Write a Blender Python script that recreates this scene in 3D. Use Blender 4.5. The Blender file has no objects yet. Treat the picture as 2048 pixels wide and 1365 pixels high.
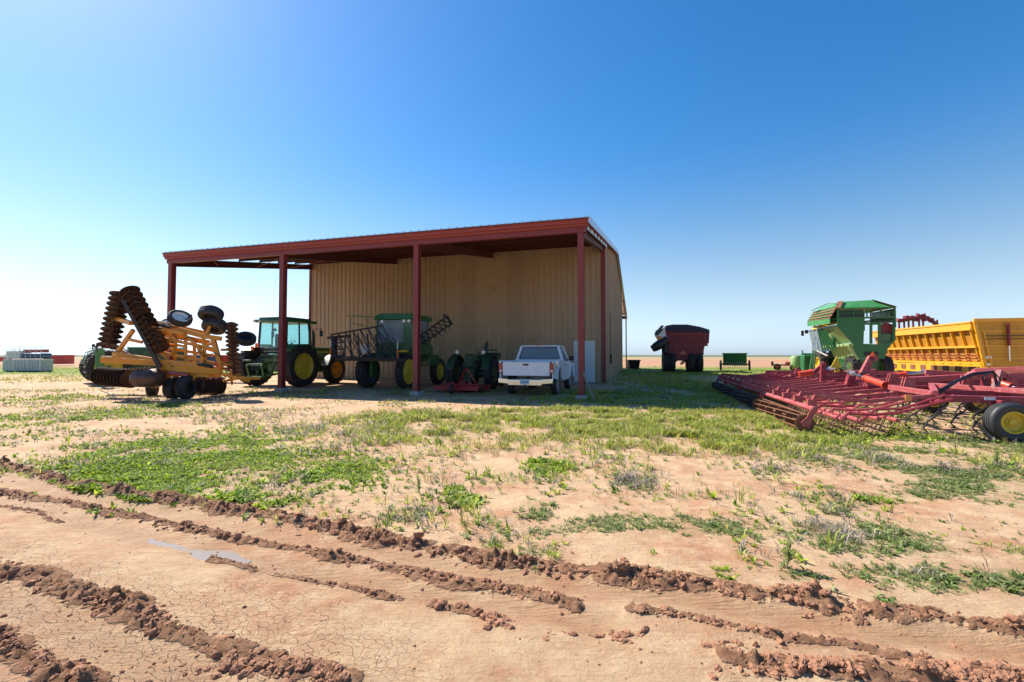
import bpy, bmesh, math, random
import numpy as np
from mathutils import Vector, Matrix
R = math.radians
C = bpy.context.scene.collection
# ------------------------------------------------------------------ camera, sky, sun, exposure
FPX, PITCH, CAMH = 902.0, 0.0308, 1.5           # focal length in px of a 2048 px wide frame
cam = bpy.data.cameras.new('camera'); camo = bpy.data.objects.new('camera', cam); C.objects.link(camo)
cam.sensor_width = 36; cam.lens = FPX / 2048 * 36
cam.clip_start = .05; cam.clip_end = 20000
camo.location = (0, 0, CAMH); camo.rotation_euler = (math.pi/2 + PITCH, 0, 0)
bpy.context.scene.camera = camo
SUN_EL, SUN_AZ = R(46), R(-56)                   # azimuth measured from +Y towards +X
w = bpy.data.worlds.new('World'); bpy.context.scene.world = w; w.use_nodes = True
nt = w.node_tree; nt.nodes.clear()
sky = nt.nodes.new('ShaderNodeTexSky'); sky.sky_type = 'NISHITA'; sky.sun_disc = False
sky.sun_elevation = SUN_EL; sky.sun_rotation = SUN_AZ; sky.altitude = 900
sky.air_density = 1.25; sky.dust_density = .95; sky.ozone_density = 3.5
hs = nt.nodes.new('ShaderNodeHueSaturation'); hs.inputs['Saturation'].default_value = 1.36
bg = nt.nodes.new('ShaderNodeBackground'); bg.inputs['Strength'].default_value = .092
ow = nt.nodes.new('ShaderNodeOutputWorld')
nt.links.new(sky.outputs[0], hs.inputs['Color']); tcw = nt.nodes.new('ShaderNodeTexCoord'); sxw = nt.nodes.new('ShaderNodeSeparateXYZ'); nt.links.new(tcw.outputs['Generated'], sxw.inputs[0])
mrw = nt.nodes.new('ShaderNodeMapRange'); mrw.interpolation_type = 'SMOOTHSTEP'; nt.links.new(sxw.outputs[2], mrw.inputs[0])
for i_, q_ in enumerate((-.02, .42, .86, 0)): mrw.inputs[i_+1].default_value = q_
bw = nt.nodes.new('ShaderNodeRGBToBW'); nt.links.new(sky.outputs[0], bw.inputs[0])     # air near the horizon: pale blue at the sky's own brightness
tint = nt.nodes.new('ShaderNodeMix'); tint.data_type = 'RGBA'; tint.blend_type = 'MULTIPLY'; tint.inputs[0].default_value = 1
nt.links.new(bw.outputs[0], tint.inputs[6]); tint.inputs[7].default_value = (.72, .93, 1.16, 1)
mw = nt.nodes.new('ShaderNodeMix'); mw.data_type = 'RGBA'; nt.links.new(mrw.outputs[0], mw.inputs[0]); nt.links.new(hs.outputs[0], mw.inputs[6]); nt.links.new(tint.outputs[2], mw.inputs[7])
nt.links.new(mw.outputs[2], bg.inputs[0]); nt.links.new(bg.outputs[0], ow.inputs[0])
sl = bpy.data.lights.new('sun', 'SUN'); sl.energy = 5.0; sl.angle = R(.5); sl.color = (1, .93, .82)
so = bpy.data.objects.new('sun', sl); C.objects.link(so)
sd = Vector((math.sin(SUN_AZ)*math.cos(SUN_EL), math.cos(SUN_AZ)*math.cos(SUN_EL), math.sin(SUN_EL)))
so.rotation_euler = sd.to_track_quat('Z', 'Y').to_euler(); so.location = sd*60
vs = bpy.context.scene.view_settings
bpy.context.scene.display_settings.display_device = 'sRGB'
vs.view_transform = 'Standard'; vs.look = 'None'; vs.exposure = .9; vs.gamma = 1
cy = bpy.context.scene.cycles; cy.max_bounces = 6; cy.diffuse_bounces = 3

rng = np.random.default_rng(7); random.seed(7)
YAW = 0.2819
# ------------------------------------------------------------------ helpers
def ray(px, py):
    a, c = px-1024, 682.5-py
    return Vector((a, FPX*math.cos(PITCH)-c*math.sin(PITCH), FPX*math.sin(PITCH)+c*math.cos(PITCH)))
def G(px, py):                                    # ground point seen at a pixel of the survey photograph
    d = ray(px, py); t = -CAMH/d.z; return (d.x*t, d.y*t)
class Frame:                                      # a machine's own axes: x right, y forward, standing on the ground
    def __init__(s, x, y, yaw=YAW):
        s.o = Vector((x, y, 0)); s.yaw = yaw
        s.M = Matrix.Translation(s.o) @ Matrix.Rotation(-yaw, 4, 'Z'); s.I = s.M.inverted()
    def at(s, px, py, v, axis=1):                 # sight line met with the local plane y = v
        o = s.I @ Vector((0, 0, CAMH)); d = s.I.to_3x3() @ ray(px, py)
        t = (v-o[axis])/d[axis]; return o+d*t
def root(name, label, cat, fr=None, loc=None, rz=0, group=None):
    o = bpy.data.objects.new(name, None); C.objects.link(o); o.empty_display_size = .3
    if fr: o.location = fr.o; o.rotation_euler = (0, 0, -fr.yaw)
    else: o.location = loc; o.rotation_euler = (0, 0, rz)
    o['label'] = label; o['category'] = cat
    if group: o['group'] = group
    return o
class MB:
    def __init__(s): s.v = []; s.f = []
    def add(s, vs, fs):
        n = len(s.v); s.v += [tuple(p) for p in vs]; s.f += [tuple(i+n for i in f) for f in fs]; return s
    def box(s, c, d, rot=None):
        hx, hy, hz = d[0]/2, d[1]/2, d[2]/2; m = rot or Matrix.Identity(3); c = Vector(c)
        return s.add([c+m@Vector((x*hx, y*hy, z*hz)) for x in (-1, 1) for y in (-1, 1) for z in (-1, 1)],
                     [(0,1,3,2),(4,6,7,5),(0,4,5,1),(2,3,7,6),(0,2,6,4),(1,5,7,3)])
    def b2(s, a, b):                              # box from two corners
        return s.box([(a[i]+b[i])/2 for i in range(3)], [abs(b[i]-a[i]) for i in range(3)])
    def beam(s, p, q, wd=.1, ht=None, up=(0, 0, 1)):
        p, q = Vector(p), Vector(q); ht = ht or wd; d = q-p; L = d.length
        if L < 1e-6: return s
        y = d/L; u = Vector(up)
        if abs(y.dot(u)) > .98: u = Vector((1, 0, 0))
        x = y.cross(u).normalized(); z = x.cross(y)
        return s.box((p+q)/2, (wd, L, ht), Matrix((x, y, z)).transposed())
    def tube(s, pts, r, n=8, cap=True):
        pts = [Vector(p) for p in pts]; rings = []; prev = None
        for i, p in enumerate(pts):
            d = (pts[min(i+1, len(pts)-1)]-pts[max(i-1, 0)]).normalized()
            u = prev or (Vector((0, 0, 1)) if abs(d.z) < .9 else Vector((1, 0, 0)))
            x = d.cross(u).normalized(); z = x.cross(d); prev = z
            rr = r[i] if isinstance(r, (list, tuple)) else r
            rings += [p+(x*math.cos(2*math.pi*k/n)+z*math.sin(2*math.pi*k/n))*rr for k in range(n)]
        fs = []
        for i in range(len(pts)-1):
            for k in range(n):
                a, b = i*n+k, i*n+(k+1) % n; fs.append((a, b, b+n, a+n))
        if cap: fs += [tuple(range(n-1, -1, -1)), tuple(range((len(pts)-1)*n, len(pts)*n))]
        return s.add(rings, fs)
    def lathe(s, c, ax, prof, n=24):              # prof: (radius, offset along axis)
        c = Vector(c); ax = Vector(ax).normalized()
        u = Vector((0, 0, 1)) if abs(ax.z) < .9 else Vector((1, 0, 0))
        x = ax.cross(u).normalized(); z = x.cross(ax); vs = []; fs = []
        for r, t in prof:
            vs += [c+ax*t+(x*math.cos(2*math.pi*k/n)+z*math.sin(2*math.pi*k/n))*r for k in range(n)]
        for i in range(len(prof)-1):
            for k in range(n):
                a, b = i*n+k, i*n+(k+1) % n; fs.append((a, b, b+n, a+n))
        return s.add(vs, fs)
    def prism(s, poly, off):                      # polygon pushed along a vector (off)
        poly = [Vector(p) for p in poly]; off = Vector(off); n = len(poly)
        return s.add(poly+[p+off for p in poly], [tuple(range(n)), tuple(range(2*n-1, n-1, -1))]+[(i, i+n, (i+1) % n+n, (i+1) % n) for i in range(n)])
    def side(s, yz, x, th):                       # outline in the local yz plane
        return s.prism([(x, y, z) for y, z in yz], (th, 0, 0))
    def front(s, xz, y, th):
        return s.prism([(x, y, z) for x, z in xz], (0, th, 0))
    def quadth(s, ps, th=.03):                    # four or more corner points made into a plate
        ps = [Vector(p) for p in ps]; n = (ps[1]-ps[0]).cross(ps[2]-ps[0]).normalized()
        return s.prism(ps, n*th)
    def build(s, name, m, parent=None, bevel=0, sm=40, label=None):
        me = bpy.data.meshes.new(name); me.from_pydata(s.v, [], s.f); me.validate()
        bm = bmesh.new(); bm.from_mesh(me)
        bmesh.ops.recalc_face_normals(bm, faces=bm.faces); bm.to_mesh(me); bm.free()
        me.materials.append(m)
        if sm:
            me.polygons.foreach_set('use_smooth', [True]*len(me.polygons)); me.set_sharp_from_angle(angle=R(sm))
        o = bpy.data.objects.new(name, me); C.objects.link(o)
        if parent: o.parent = parent
        if bevel:
            b = o.modifiers.new('bevel', 'BEVEL'); b.width = bevel; b.segments = 2; b.limit_method = 'ANGLE'; b.angle_limit = R(35)
        if label: o['label'] = label
        return o
def solo(mb, name, label, cat, m, loc, group=None, rz=0, **k):
    o = mb.build(name, m, None, **k); o.location = loc; o.rotation_euler = (0, 0, rz)
    o['label'] = label; o['category'] = cat
    if group: o['group'] = group
    return o
def copy_tree(o, parent=None):
    c = o.copy(); C.objects.link(c); c.parent = parent
    for ch in list(o.children): copy_tree(ch, c)
    return c
# ------------------------------------------------------------------ materials
def N(t, kind, **k):
    n = t.nodes.new(kind)
    for a, b in k.items():
        if a in n.inputs: n.inputs[a].default_value = b
        else: setattr(n, a, b)
    return n
def mat(name, col, rough=.5, metal=0, var=.12, dirt=None, dirt_amt=.35, scale=3, bump=0, coat=0):
    m = bpy.data.materials.new(name); m.use_nodes = True; t = m.node_tree; L = t.links
    b = t.nodes['Principled BSDF']; b.inputs['Metallic'].default_value = metal
    tc = N(t, 'ShaderNodeTexCoord')
    n1 = N(t, 'ShaderNodeTexNoise', Scale=scale, Detail=6, Roughness=.65); L.new(tc.outputs['Object'], n1.inputs['Vector'])
    mx = N(t, 'ShaderNodeMix', data_type='RGBA')
    mx.inputs[6].default_value = tuple(c*(1-var) for c in col)+(1,); mx.inputs[7].default_value = tuple(min(1, c*(1+var)) for c in col)+(1,)
    L.new(n1.outputs['Fac'], mx.inputs[0]); out = mx.outputs[2]
    if dirt:
        n2 = N(t, 'ShaderNodeTexNoise', Scale=scale*2.3, Detail=9, Roughness=.75); L.new(tc.outputs['Object'], n2.inputs['Vector'])
        rp = N(t, 'ShaderNodeMapRange'); rp.inputs[1].default_value = .62-.3*dirt_amt; rp.inputs[2].default_value = .78-.2*dirt_amt
        L.new(n2.outputs['Fac'], rp.inputs[0])
        m2 = N(t, 'ShaderNodeMix', data_type='RGBA'); L.new(rp.outputs[0], m2.inputs[0]); L.new(out, m2.inputs[6])
        m2.inputs[7].default_value = tuple(dirt)+(1,); out = m2.outputs[2]
        r2 = N(t, 'ShaderNodeMapRange'); r2.inputs[3].default_value = rough; r2.inputs[4].default_value = .9
        L.new(rp.outputs[0], r2.inputs[0]); L.new(r2.outputs[0], b.inputs['Roughness'])
    else: b.inputs['Roughness'].default_value = rough
    L.new(out, b.inputs['Base Color'])
    if coat: b.inputs['Coat Weight'].default_value = coat
    if bump:
        bn = N(t, 'ShaderNodeBump', Strength=bump, Distance=.02); L.new(n1.outputs['Fac'], bn.inputs['Height']); L.new(bn.outputs[0], b.inputs['Normal'])
    return m
DUST = (.36, .23, .15)
RUST = (.19, .075, .035)
M = dict(
  tan=mat('tan_panel', (.42, .315, .20), .55, var=.06, dirt=(.30, .21, .13), dirt_amt=.15, scale=.8),
  oxide=mat('red_oxide_steel', (.20, .032, .032), .5, var=.1, dirt=(.26, .08, .06), dirt_amt=.2),
  fascia=mat('brick_red_trim', (.29, .046, .024), .5, var=.1, scale=1.2, dirt=(.24, .07, .05), dirt_amt=.15),
  oxide_shade=mat('shaded_oxide_steel', (.085, .018, .015), .65, var=.15),  # the post steel again, under-roof shade put into a darker colour
  galv=mat('galvanised_sheet', (.62, .64, .66), .35, .7, var=.1),
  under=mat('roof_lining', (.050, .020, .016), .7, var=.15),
  concrete=mat('concrete', (.30, .29, .28), .9, var=.2, bump=.5),
  doorw=mat('door_paint', (.56, .64, .70), .5, var=.05),
  frame_w=mat('white_frame', (.62, .64, .66), .45, .3, var=.1),
  green=mat('green_paint', (.020, .105, .028), .4, var=.15, dirt=(.14, .13, .07), dirt_amt=.3, coat=.3),
  greenb=mat('sunfaded_green_paint', (.05, .25, .075), .45, var=.2, dirt=(.20, .30, .13), dirt_amt=.35, scale=1.6),
  greeng=mat('green_sheet', (.014, .13, .036), .45, var=.2, dirt=(.09, .16, .07), dirt_amt=.25, scale=1.4),
  lime=mat('pale_green_sheet', (.22, .36, .13), .5, var=.2, dirt=(.36, .36, .18), dirt_amt=.4, scale=2),
  oldgreen=mat('aged_green_paint', (.012, .05, .018), .6, var=.25, dirt=(.06, .06, .04), dirt_amt=.4),
  oldyellow=mat('aged_yellow_paint', (.20, .16, .05), .6, var=.2, dirt=(.10, .08, .05), dirt_amt=.4),
  jyellow=mat('yellow_wheel_paint', (.62, .44, .03), .45, var=.12, dirt=(.30, .20, .08), dirt_amt=.2, scale=5),
  hyellow=mat('golden_yellow_paint', (.62, .235, .004), .4, var=.15, dirt=(.30, .12, .03), dirt_amt=.2, scale=4, coat=.2),
  myellow=mat('module_yellow_paint', (.66, .32, .006), .42, var=.1, dirt=(.42, .22, .04), dirt_amt=.22, scale=1.5, coat=.2),
  rubber=mat('tyre_rubber', (.022, .021, .022), .8, var=.3, dirt=(.11, .08, .06), dirt_amt=.35, scale=6, bump=.3),
  rubberc=mat('clean_rubber', (.028, .03, .033), .55, var=.3, dirt=(.07, .06, .05), dirt_amt=.25, scale=6),
  disc=mat('worn_disc_steel', (.075, .048, .04), .4, .6, var=.4, dirt=(.15, .07, .045), dirt_amt=.5, scale=7),
  steel=mat('dark_steel', (.035, .035, .038), .5, .4, var=.3, dirt=(.10, .07, .05), dirt_amt=.3, scale=6),
  black=mat('black_plastic', (.012, .012, .014), .5, var=.2),
  hose=mat('hose_rubber', (.012, .012, .013), .35, var=.2),
  rimdark=mat('dark_blue_steel', (.07, .10, .15), .5, .2, var=.2),  # dark bluish rim for the sprayer's left wheel
  chrome=mat('bright_steel', (.7, .7, .7), .22, 1, var=.1),
  white=mat('white_car_paint', (.70, .74, .80), .3, var=.03, dirt=(.52, .50, .48), dirt_amt=.1, scale=3, coat=.6),
  whitep=mat('white_sheet', (.70, .70, .67), .6, var=.1),
  tail=mat('red_tail_lens', (.45, .02, .012), .25, var=.15, coat=.5),
  orange=mat('orange_reflector', (.85, .13, .02), .5, var=.1),
  red=mat('red_paint', (.36, .015, .022), .45, var=.12, dirt=(.24, .07, .05), dirt_amt=.2),
  dred=mat('deep_red_paint', (.17, .007, .014), .5, var=.15),
  pink=mat('sunbleached_red_paint', (.24, .020, .036), .5, var=.28, dirt=(.38, .11, .10), dirt_amt=.35, scale=4),
  pinkb=mat('chalky_pink_paint', (.38, .068, .075), .55, var=.3, dirt=(.48, .25, .21), dirt_amt=.35, scale=5),
  cyl=mat('hydraulic_red_paint', (.60, .065, .03), .38, var=.1, dirt=(.35, .12, .07), dirt_amt=.18, scale=6),
  rust=mat('rusty_steel', RUST, .85, var=.35, dirt=(.10, .05, .035), dirt_amt=.4, scale=12),
  tarp=mat('navy_tarp', (.012, .016, .045), .6, var=.2),
  blue=mat('dark_blue_plastic', (.025, .05, .14), .5, var=.2),
  greyp=mat('grey_plastic', (.48, .48, .46), .6, var=.15, dirt=(.25, .22, .18), dirt_amt=.3),
  redb=mat('red_steel_box', (.50, .07, .05), .55, var=.15),
  orangep=mat('orange_decal', (.75, .30, .08), .5, var=.1),
  wood=mat('weathered_wood', (.23, .19, .14), .85, var=.3, scale=9),
  dead=mat('dead_stalk', (.3, .25, .2), .9),
)
def glass(name, col, tr=.8, rough=.05):
    m = bpy.data.materials.new(name); m.use_nodes = True; t = m.node_tree; b = t.nodes['Principled BSDF']
    b.inputs['Base Color'].default_value = col+(1,); b.inputs['Roughness'].default_value = rough
    o = t.nodes['Material Output']; ts = N(t, 'ShaderNodeBsdfTransparent'); ts.inputs[0].default_value = col+(1,)
    mx = N(t, 'ShaderNodeMixShader'); mx.inputs[0].default_value = tr
    t.links.new(b.outputs[0], mx.inputs[1]); t.links.new(ts.outputs[0], mx.inputs[2]); t.links.new(mx.outputs[0], o.inputs[0])
    return m
M['cabglass'] = glass('tinted_cab_glass', (.80, .96, .95), .86)
M['darkglass'] = glass('dark_window_glass', (.42, .52, .58), .62)

def panel_tone(m, width=.915, lo=.90, hi=1.06):     # each metal sheet a little different from its neighbour
    t = m.node_tree; b = t.nodes['Principled BSDF']; src = b.inputs['Base Color'].links[0].from_socket
    tc = N(t, 'ShaderNodeTexCoord'); sx = N(t, 'ShaderNodeSeparateXYZ'); t.links.new(tc.outputs['Object'], sx.inputs[0])
    a = N(t, 'ShaderNodeMath', operation='ADD'); t.links.new(sx.outputs[0], a.inputs[0]); t.links.new(sx.outputs[1], a.inputs[1])
    d = N(t, 'ShaderNodeMath', operation='DIVIDE'); t.links.new(a.outputs[0], d.inputs[0]); d.inputs[1].default_value = width
    f = N(t, 'ShaderNodeMath', operation='FLOOR'); t.links.new(d.outputs[0], f.inputs[0])
    w_ = N(t, 'ShaderNodeTexWhiteNoise', noise_dimensions='1D'); t.links.new(f.outputs[0], w_.inputs['W'])
    r = N(t, 'ShaderNodeMapRange'); t.links.new(w_.outputs['Value'], r.inputs[0]); r.inputs[3].default_value = lo; r.inputs[4].default_value = hi
    x = N(t, 'ShaderNodeMix', data_type='RGBA', blend_type='MULTIPLY'); x.inputs[0].default_value = 1; t.links.new(src, x.inputs[6]); t.links.new(r.outputs[0], x.inputs[7]); t.links.new(x.outputs[2], b.inputs['Base Color'])
panel_tone(M['tan'])
# ------------------------------------------------------------------ noise on arrays
def _h(ix, iy, s):
    n = (ix.astype(np.int64)*374761393+iy.astype(np.int64)*668265263+s*144665) & 0x7fffffff
    n = ((n ^ (n >> 13))*1274126177) & 0x7fffffff
    return ((n ^ (n >> 16)) & 0xffff)/65535.0
def vn(x, y, s=0):
    ix, iy = np.floor(x), np.floor(y); fx, fy = x-ix, y-iy
    fx = fx*fx*(3-2*fx); fy = fy*fy*(3-2*fy)
    a, b, c, d = _h(ix, iy, s), _h(ix+1, iy, s), _h(ix, iy+1, s), _h(ix+1, iy+1, s)
    return (a*(1-fx)+b*fx)*(1-fy)+(c*(1-fx)+d*fx)*fy
def fbm(x, y, o=4, s=0):
    t = 0; a = .5; tot = 0
    for i in range(o):
        t = t+a*vn(x, y, s+i*17); tot += a; a *= .5; x = x*2.03+7.1; y = y*2.03+3.7
    return t/tot
def sstep(a, b, x):
    t = np.clip((x-a)/(b-a), 0, 1); return t*t*(3-2*t)
# ------------------------------------------------------------------ ground with ruts and mud berms
def world_line(pts): return np.array([G(*p) for p in pts])
BERMS = [  # survey points, height, half width, clod size
 ([(-160,905),(0,930),(120,962),(200,975),(300,995),(420,1015),(560,1032),(700,1065),(800,1085),(920,1105),(1024,1122),(1200,1148),(1320,1155),(1450,1175),(1600,1190),(1660,1205)], .070, .085, 1.0),
 ([(1690,1198),(1725,1222),(1730,1240)], .03, .03, .6),
 ([(1765,1220),(1850,1222),(1950,1240),(2048,1255),(2300,1290)], .065, .08, 1.0),
 ([(-160,962),(0,985),(130,1002),(250,1030),(360,1055),(470,1075),(600,1095),(720,1120),(820,1140),(920,1160),(1024,1175),(1130,1195),(1165,1203)], .045, .075, .8),
 ([(1275,1222),(1370,1234),(1450,1250),(1530,1264),(1620,1275),(1740,1290),(1860,1312)], .035, .05, .8),
 ([(430,1112),(520,1130),(600,1150),(700,1168),(800,1186)], .025, .045, .6),
 ([(860,1198),(940,1212),(1000,1236)], .03, .05, .9),
 ([(-160,1105),(0,1140),(70,1165),(150,1195),(230,1222),(330,1258),(400,1290),(500,1325),(600,1348),(700,1368)], .055, .085, .9),
 ([(-160,1240),(0,1285),(50,1312),(120,1345),(200,1375)], .06, .07, .9),
 ([(1470,1318),(1600,1332),(1700,1338),(1850,1342),(2048,1352),(2300,1372)], .05, .06, 1.15),
 ([(-160,990),(0,1008),(60,1020),(125,1045)], .02, .04, .6),
]
BL = [(world_line(p), h, wd, cs) for p, h, wd, cs in BERMS]
RUTS = [([(-160,935),(0,957),(200,1000),(420,1040),(700,1090),(1024,1148),(1300,1185),(1600,1225),(1800,1260),(2048,1295),(2300,1330)], -.045, .16),
        ([(-160,975),(0,998),(150,1035),(330,1085),(450,1105),(640,1145),(840,1180),(1000,1208),(1200,1240)], -.04, .15),
        ([(-160,1175),(0,1215),(150,1255),(300,1320),(380,1375)], -.02, .14)]
RL = [(world_line(p), h, wd) for p, h, wd in RUTS]
def dist_line(x, y, P):
    best = np.full(x.shape, 1e9); side = np.zeros(x.shape); along = np.zeros(x.shape); acc = 0
    for a, b in zip(P[:-1], P[1:]):
        d = b-a; L = math.hypot(*d); t = np.clip(((x-a[0])*d[0]+(y-a[1])*d[1])/(L*L), 0, 1)
        q = np.hypot(x-a[0]-d[0]*t, y-a[1]-d[1]*t); m = q < best
        best = np.where(m, q, best); along = np.where(m, acc+t*L, along); acc += L
    return best, along
def ground(x, y):
    """height, berm mask, rut mask"""
    near = np.clip(1-(np.hypot(x, y-3)-9)/12, 0, 1)
    z = (fbm(x*.35, y*.35, 3, 5)-.5)*.07*np.clip(np.hypot(x, y)/8, .25, 1)*np.clip(60/np.maximum(np.hypot(x, y), 60), 0, 1)
    z = z+(fbm(x*4, y*4, 3, 9)-.5)*.022*near
    mud = np.zeros(x.shape); rut = np.zeros(x.shape)
    m = (np.abs(x) < 14) & (y > .5) & (y < 11)
    xs, ys = x[m], y[m]; wx = xs+(fbm(xs*2.2, ys*2.2, 3, 21)-.5)*.16; wy = ys+(fbm(xs*2.2, ys*2.2, 3, 31)-.5)*.16
    zz = np.zeros(xs.shape); mm = np.zeros(xs.shape); rr = np.zeros(xs.shape)
    for P, h, wd in RL:
        d, s = dist_line(wx, wy, P); k = np.exp(-(d/wd)**2); zz += h*k; rr = np.maximum(rr, k)
    lump = fbm(xs*13, ys*13, 4, 41); l2 = fbm(xs*31, ys*31, 3, 43); rd = (1-2*np.abs(fbm(xs*19, ys*19, 3, 47)-.5))**6*.6
    for P, h, wd, cs in BL:
        d, s = dist_line(wx, wy, P); amp = .25+1.5*fbm(s*2.6, s*0+P[0, 0], 3, 51)**1.3
        L = math.hypot(*(P[-1]-P[0])); k = np.exp(-(d/(wd*.88*(.6+.7*vn(s*3, s*0, 61))))**2)
        bh_ = .82*h*amp*k*(.06+2.6*np.maximum(0, lump-.36)+1.5*np.abs(l2-.5)+.9*rd); zz += bh_; mm = np.maximum(mm, sstep(.005, .016, bh_))
    z = z.copy(); z[m] += zz; mud[m] = mm; rut[m] = rr
    return z, mud, rut
def hz(x, y): return ground(np.atleast_1d(np.array(x, float)), np.atleast_1d(np.array(y, float)))[0]
def axis(lo, hi, st, far, g=1.07):
    a = list(np.arange(lo, hi, st)); s = st; v = a[-1]
    while v < far: s *= g; v += s; a.append(v)
    s = st; v = lo; b = []
    return a, s
def spaced(segs, far0, far1, g=1.08):
    a = [segs[0][0]]
    for x0, x1, st in segs:
        n = int(round((x1-x0)/st)); a += list(x0+(x1-x0)*(np.arange(n)+1)/n)
    s = segs[-1][2]
    while a[-1] < far1: s *= g; a.append(a[-1]+s)
    s = segs[0][2]; b = []; v = a[0]
    while v > far0: s *= g; v -= s; b.append(v)
    return np.array(b[::-1]+a)
gx = spaced([(-9, -4.5, .022), (-4.5, 4.0, .0135), (4.0, 8, .04)], -6000, 6000)
gy = spaced([(-1, 1.6, .12), (1.6, 4.6, .0125), (4.6, 7.0, .024), (7, 14, .08), (14, 32, .25)], -400, 9000)
X, Y = np.meshgrid(gx, gy); sh = X.shape; X = X.ravel(); Y = Y.ravel()
Z, MUD, RUT = ground(X, Y)
nx, ny = len(gx), len(gy)
me = bpy.data.meshes.new('ground'); nv = nx*ny
idx = (np.arange(ny-1)[:, None]*nx+np.arange(nx-1)[None, :]).ravel()
F = np.stack([idx, idx+1, idx+nx+1, idx+nx], 1)
def fast_mesh(me, V, F):
    nf, k = F.shape
    me.vertices.add(len(V)); me.vertices.foreach_set('co', np.ascontiguousarray(V, np.float32).ravel())
    me.loops.add(nf*k); me.loops.foreach_set('vertex_index', F.ravel().astype(np.int32))
    me.polygons.add(nf); me.polygons.foreach_set('loop_start', (np.arange(nf)*k).astype(np.int32)); me.polygons.foreach_set('loop_total', np.full(nf, k, np.int32))
    me.update(calc_edges=True)
fast_mesh(me, np.stack([X, Y, Z], 1), F)
me.polygons.foreach_set('use_smooth', np.ones(len(F), bool))
def attr(me, name, a): at = me.attributes.new(name, 'FLOAT', 'POINT'); at.data.foreach_set('value', np.ascontiguousarray(a, np.float32))
attr(me, 'mud', MUD); attr(me, 'rut', RUT)
# plant patches: survey ellipses (cx, cy, half width, half height) , kind, density per m2
PATCH = [
 # bright leafy weeds, left
 (240,950,130,32,'leaf',2600),(380,985,170,38,'leaf',3000),(500,1000,80,24,'leaf',2600),(330,930,200,40,'leaf',1700),(560,940,200,32,'leaf',900),
 (300,975,190,26,'leaf',2600),(460,1006,105,18,'leaf',2600),(180,935,80,20,'leaf',2200),(350,905,230,26,'leaf',1300),(600,965,150,20,'leaf',1100),
 (690,935,90,20,'leaf',800),(420,890,190,26,'leaf',420),(230,905,60,14,'leaf',500),(650,955,110,16,'leaf',900),
 # grass belt before the shade edge
 (750,845,110,22,'grass',420),(850,860,120,34,'grass',480),(960,850,110,30,'grass',420),(1040,870,90,36,'grass',420),(1180,850,140,32,'grass',560),(1320,860,170,40,'grass',800),(1460,870,140,38,'grass',900),(1560,855,80,26,'grass',900),(1100,830,180,12,'grass',700),(1350,830,200,12,'grass',800),
 (1280,895,180,20,'grass',300),(900,885,150,22,'grass',130),
 (1640,870,120,22,'leaf',700),(1780,868,120,18,'leaf',500),(1700,885,180,20,'mat',500),
 # right hand mat
 (1750,920,170,28,'mat',700),(1900,945,190,45,'mat',900),(2010,990,110,60,'mat',1000),(1900,985,110,14,'mat',900),(1790,990,80,9,'mat',900),(2040,900,150,30,'mat',800),(1960,915,120,12,'grass',300),
 (1100,932,50,22,'leaf',1300),(1040,958,90,10,'leaf',700),(905,982,22,14,'leaf',1400),(935,1000,38,14,'leaf',1100),(1070,1018,38,22,'mat',1500),
 (1195,1050,80,16,'mat',1300),(1300,1045,130,16,'mat',1600),(1400,1058,110,16,'mat',1600),(1480,1065,40,12,'mat',1300),(1110,1062,50,10,'mat',1000),(1090,1103,42,10,'mat',1300),
 (1645,1003,55,18,'mat',1400),(1655,972,30,7,'leaf',700),(1440,990,40,7,'mat',600),(1760,1000,60,8,'leaf',900),
 (1820,1080,70,32,'mat',1500),(1740,1095,120,20,'mat',800),(1880,1100,30,14,'mat',1300),(1630,1070,90,24,'mat',500),
 (1900,1160,150,26,'mat',1500),(2030,1160,80,34,'mat',1400),(1790,1150,90,18,'mat',900),(2030,1095,40,18,'mat',900),(1770,1205,24,10,'mat',1000),
 (1447,1148,26,14,'leaf',1500),(1600,1150,46,14,'mat',900),(1650,1180,20,8,'mat',700),(800,1030,50,16,'mat',900),(850,1028,40,10,'mat',600),
 (1265,970,40,14,'mat',600),(1550,945,60,10,'mat',300),(1650,1120,70,20,'mat',120),
 # left, farther
 (90,760,150,8,'grass',60),(60,800,80,10,'leaf',350),(120,835,130,14,'leaf',420),(30,855,60,10,'leaf',350),(250,830,90,12,'leaf',450),(330,812,60,8,'leaf',500),(170,870,150,10,'leaf',180),(450,800,120,10,'dead',130),(560,832,180,14,'dead',120),
 (230,960,60,20,'dead',60),(480,870,200,16,'leaf',170),(200,905,150,16,'dead',50),
 # shaded grass by the corner of the shed
 (1330,800,190,16,'grass',420),(1180,795,80,12,'grass',360),(1350,770,120,12,'grass',260),(1440,780,80,16,'grass',260),(1110,805,60,9,'grass',250),(1310,755,90,7,'grass',120),(1400,748,80,5,'grass',90),
 (1580,800,120,20,'grass',300),(1700,840,120,16,'grass',260),(1620,850,100,16,'leaf',600),
 # straw coloured and grey dead brush
 (620,862,100,16,'dead',420),(720,868,60,18,'dead',520),(760,895,50,12,'dead',350),(1270,962,38,16,'dead',800),(1650,1058,50,18,'dead',1100),(1700,1078,50,12,'dead',900),(1820,930,110,18,'dead',300),(1840,1150,60,12,'dead',500),
 (820,1030,60,14,'dead',500),(900,850,240,30,'dead',110),(1250,870,260,34,'dead',110),(1500,880,120,20,'dead',160),(1400,905,200,18,'dead',90),(340,800,120,12,'dead',200),(1540,940,40,10,'dead',300),(1230,925,40,12,'dead',150),(1000,830,300,8,'dead',60),(1650,1180,20,8,'dead',500),(1760,935,200,24,'dead',120),
]
SCAT = [('leaf', 20), ('mat', 26), ('dead', 22), ('grass', 9)]   # thin scatter over the whole yard
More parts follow.
